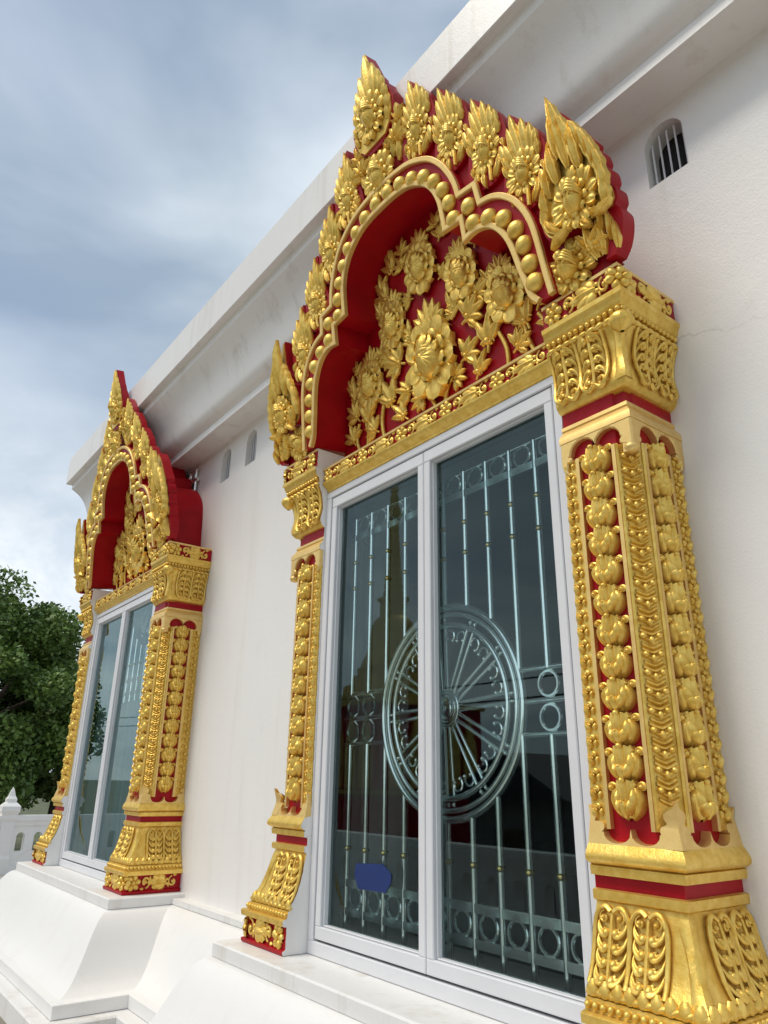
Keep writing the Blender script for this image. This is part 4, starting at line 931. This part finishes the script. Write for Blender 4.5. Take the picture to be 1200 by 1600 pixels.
stp(pr, 'ringed_spire', M['oldgold'])
stp([(0.20, z), (0.26, z+0.15), (0.12, z+0.6), (0.17, z+0.7), (0.10, z+0.9), (0.14, z+1.0), (0.05, z+1.9), (0.09, z+2.0), (0.03, z+3.2), (0.005, z+3.9)], 'finial', M['oldgold'])
bs = MB(); bs.box(-2.1, 2.1, -2.1, 2.1, 0, 2.2); bs.box(-1.85, 1.85, -1.85, 1.85, 2.3, 4.5); bs.build('base', M['red'], st, 0)
for k in range(-2, 3):
    for sx, sy in ((1, 0), (0, 1)):
        for s_ in (-1, 1):
            b = MB(); b.prism(catmull([(-.22, 0), (-.25, .9), (-.12, 1.5), (0, 1.95), (.12, 1.5), (.25, .9), (.22, 0)], 3), -0.06, 0.06)
            o = b.build('gilt_niche', M['oldgold'], st, 40); d = 1.90*s_
            o.location = (d, k*0.66, 2.35) if sx else (k*0.66, d, 2.35); o.rotation_euler = (0, 0, PI/2 if sx else 0)
b = MB(); b.box(-2.2, 2.2, -2.2, 2.2, 2.2, 2.3); b.build('gilt_band', M['oldgold'], st, 0); b = MB(); b.box(-1.95, 1.95, -1.95, 1.95, 4.5, 4.6); b.build('gilt_band', M['oldgold'], st, 0)
tag(st, 'tall golden bell-shaped stupa with ringed spire mirrored in the left pane', 'stupa')
hs = empty('dark_house', (-9.6, -12.6, -0.9))
b = MB(); b.box(-1.4, 1.4, -2, 2, 0, 2.3); b.build('wall', M['housewall'], hs, 0)
b = MB(); b.prism([(-1.75, 2.2), (1.75, 2.2), (0, 3.15)], -2.4, 2.4); b.build('roof', M['roof'], hs, 0)
b = MB(); b.box(-0.6, 0.3, 1.98, 2.03, 0.1, 1.6); b.build('door', M['bark'], hs, 0)
tag(hs, 'low house with dark gabled roof mirrored in the right pane', 'house')
for k, (z, dz) in enumerate(((4.1, 0.0), (4.5, 0.1))):
    b = MB(); pts = [(-40+70*i/30, -9.5-0.4*k, z-0.9*math.sin(PI*i/30)+dz*i/30) for i in range(31)]; b.tube(pts, 0.018, 6)
    tag(b.build('overhead_cable', M['wire'], None, 60), ('lower' if k == 0 else 'upper')+' black overhead cable mirrored in the window glass', 'cable', 'overhead cables')

# ------------------------------------------------------------------ trees
def tree(name, loc, h, rx, rz, seed, label, mat, nclump=70, per=260, ls=0.16, group='trees behind the balustrade'):
    rnd = random.Random(seed); root = empty(name, loc); tr_ = MB()
    tr_.tube([(0, 0, 0), (0.1, 0.05, h*0.2), (-0.05, 0.1, h*0.45)], [h*0.032, h*0.026, h*0.018], 10)
    cl_ = []
    for k in range(nclump):
        a = rnd.uniform(0, 2*PI); cz = rnd.uniform(-1, 1); rr = math.sqrt(max(0, 1-cz*cz)); q = rnd.uniform(0.45, 1.0)**0.6
        cl_.append((rx*rr*q*math.cos(a), rx*rr*q*math.sin(a), h-rz+rz*cz*q, rnd.uniform(0.16, 0.30)*rx))
    for k in range(9):
        c_ = cl_[k*3 % len(cl_)]; tr_.tube([(-0.05, 0.1, h*0.36), (c_[0]*0.4, c_[1]*0.4, (h*0.36+c_[2])/2+0.3), (c_[0]*0.9, c_[1]*0.9, c_[2])], [h*0.014, h*0.009, h*0.003], 7)
    tr_.build('trunk', M['bark'], root, 60)
    lv = MB(); V, Fc = [], []
    for cx_, cy_, cz_, cr_ in cl_:
        for i in range(per):
            a = rnd.uniform(0, 2*PI); u_ = rnd.uniform(-1, 1); q = rnd.random()**0.38*cr_; s_ = math.sqrt(1-u_*u_)
            x, y, z = cx_+q*s_*math.cos(a), cy_+q*s_*math.sin(a), cz_+q*u_*0.75
            d = Vector((rnd.gauss(0, 1), rnd.gauss(0, 1), rnd.gauss(-0.3, 0.7))).normalized(); e = d.cross(Vector((rnd.gauss(0, 1), rnd.gauss(0, 1), rnd.gauss(0, 1)))).normalized()
            l_ = ls*rnd.uniform(0.6, 1.3); w_ = l_*0.32; b = len(V); p = Vector((x, y, z))
            V += [p[:], (p+d*l_*0.45+e*w_)[:], (p+d*l_)[:], (p+d*l_*0.45-e*w_)[:]]; Fc.append((b, b+1, b+2, b+3))
    lv.v, lv.f, lv.m = V, Fc, [0]*len(Fc); lv.build('crown', mat, root, 0)
    tag(root, label, 'tree', group); return root
tree('broadleaf_tree', (-25, 2.2, -0.9), 8.6, 3.5, 3.6, 3, 'dense dark green tree rising behind the white balustrade', M['leaf'], 130, 700, 0.17)
tree('broadleaf_tree', (-29, 6.3, -0.9), 7.4, 3.0, 3.0, 8, 'lighter green tree just left of the building corner', M['leaf2'], 90, 560, 0.17)
tree('broadleaf_tree', (-27, -3.5, -0.9), 8.5, 3.3, 3.4, 12, 'green tree at the left edge of the picture', M['leaf'], 70, 420, 0.18)
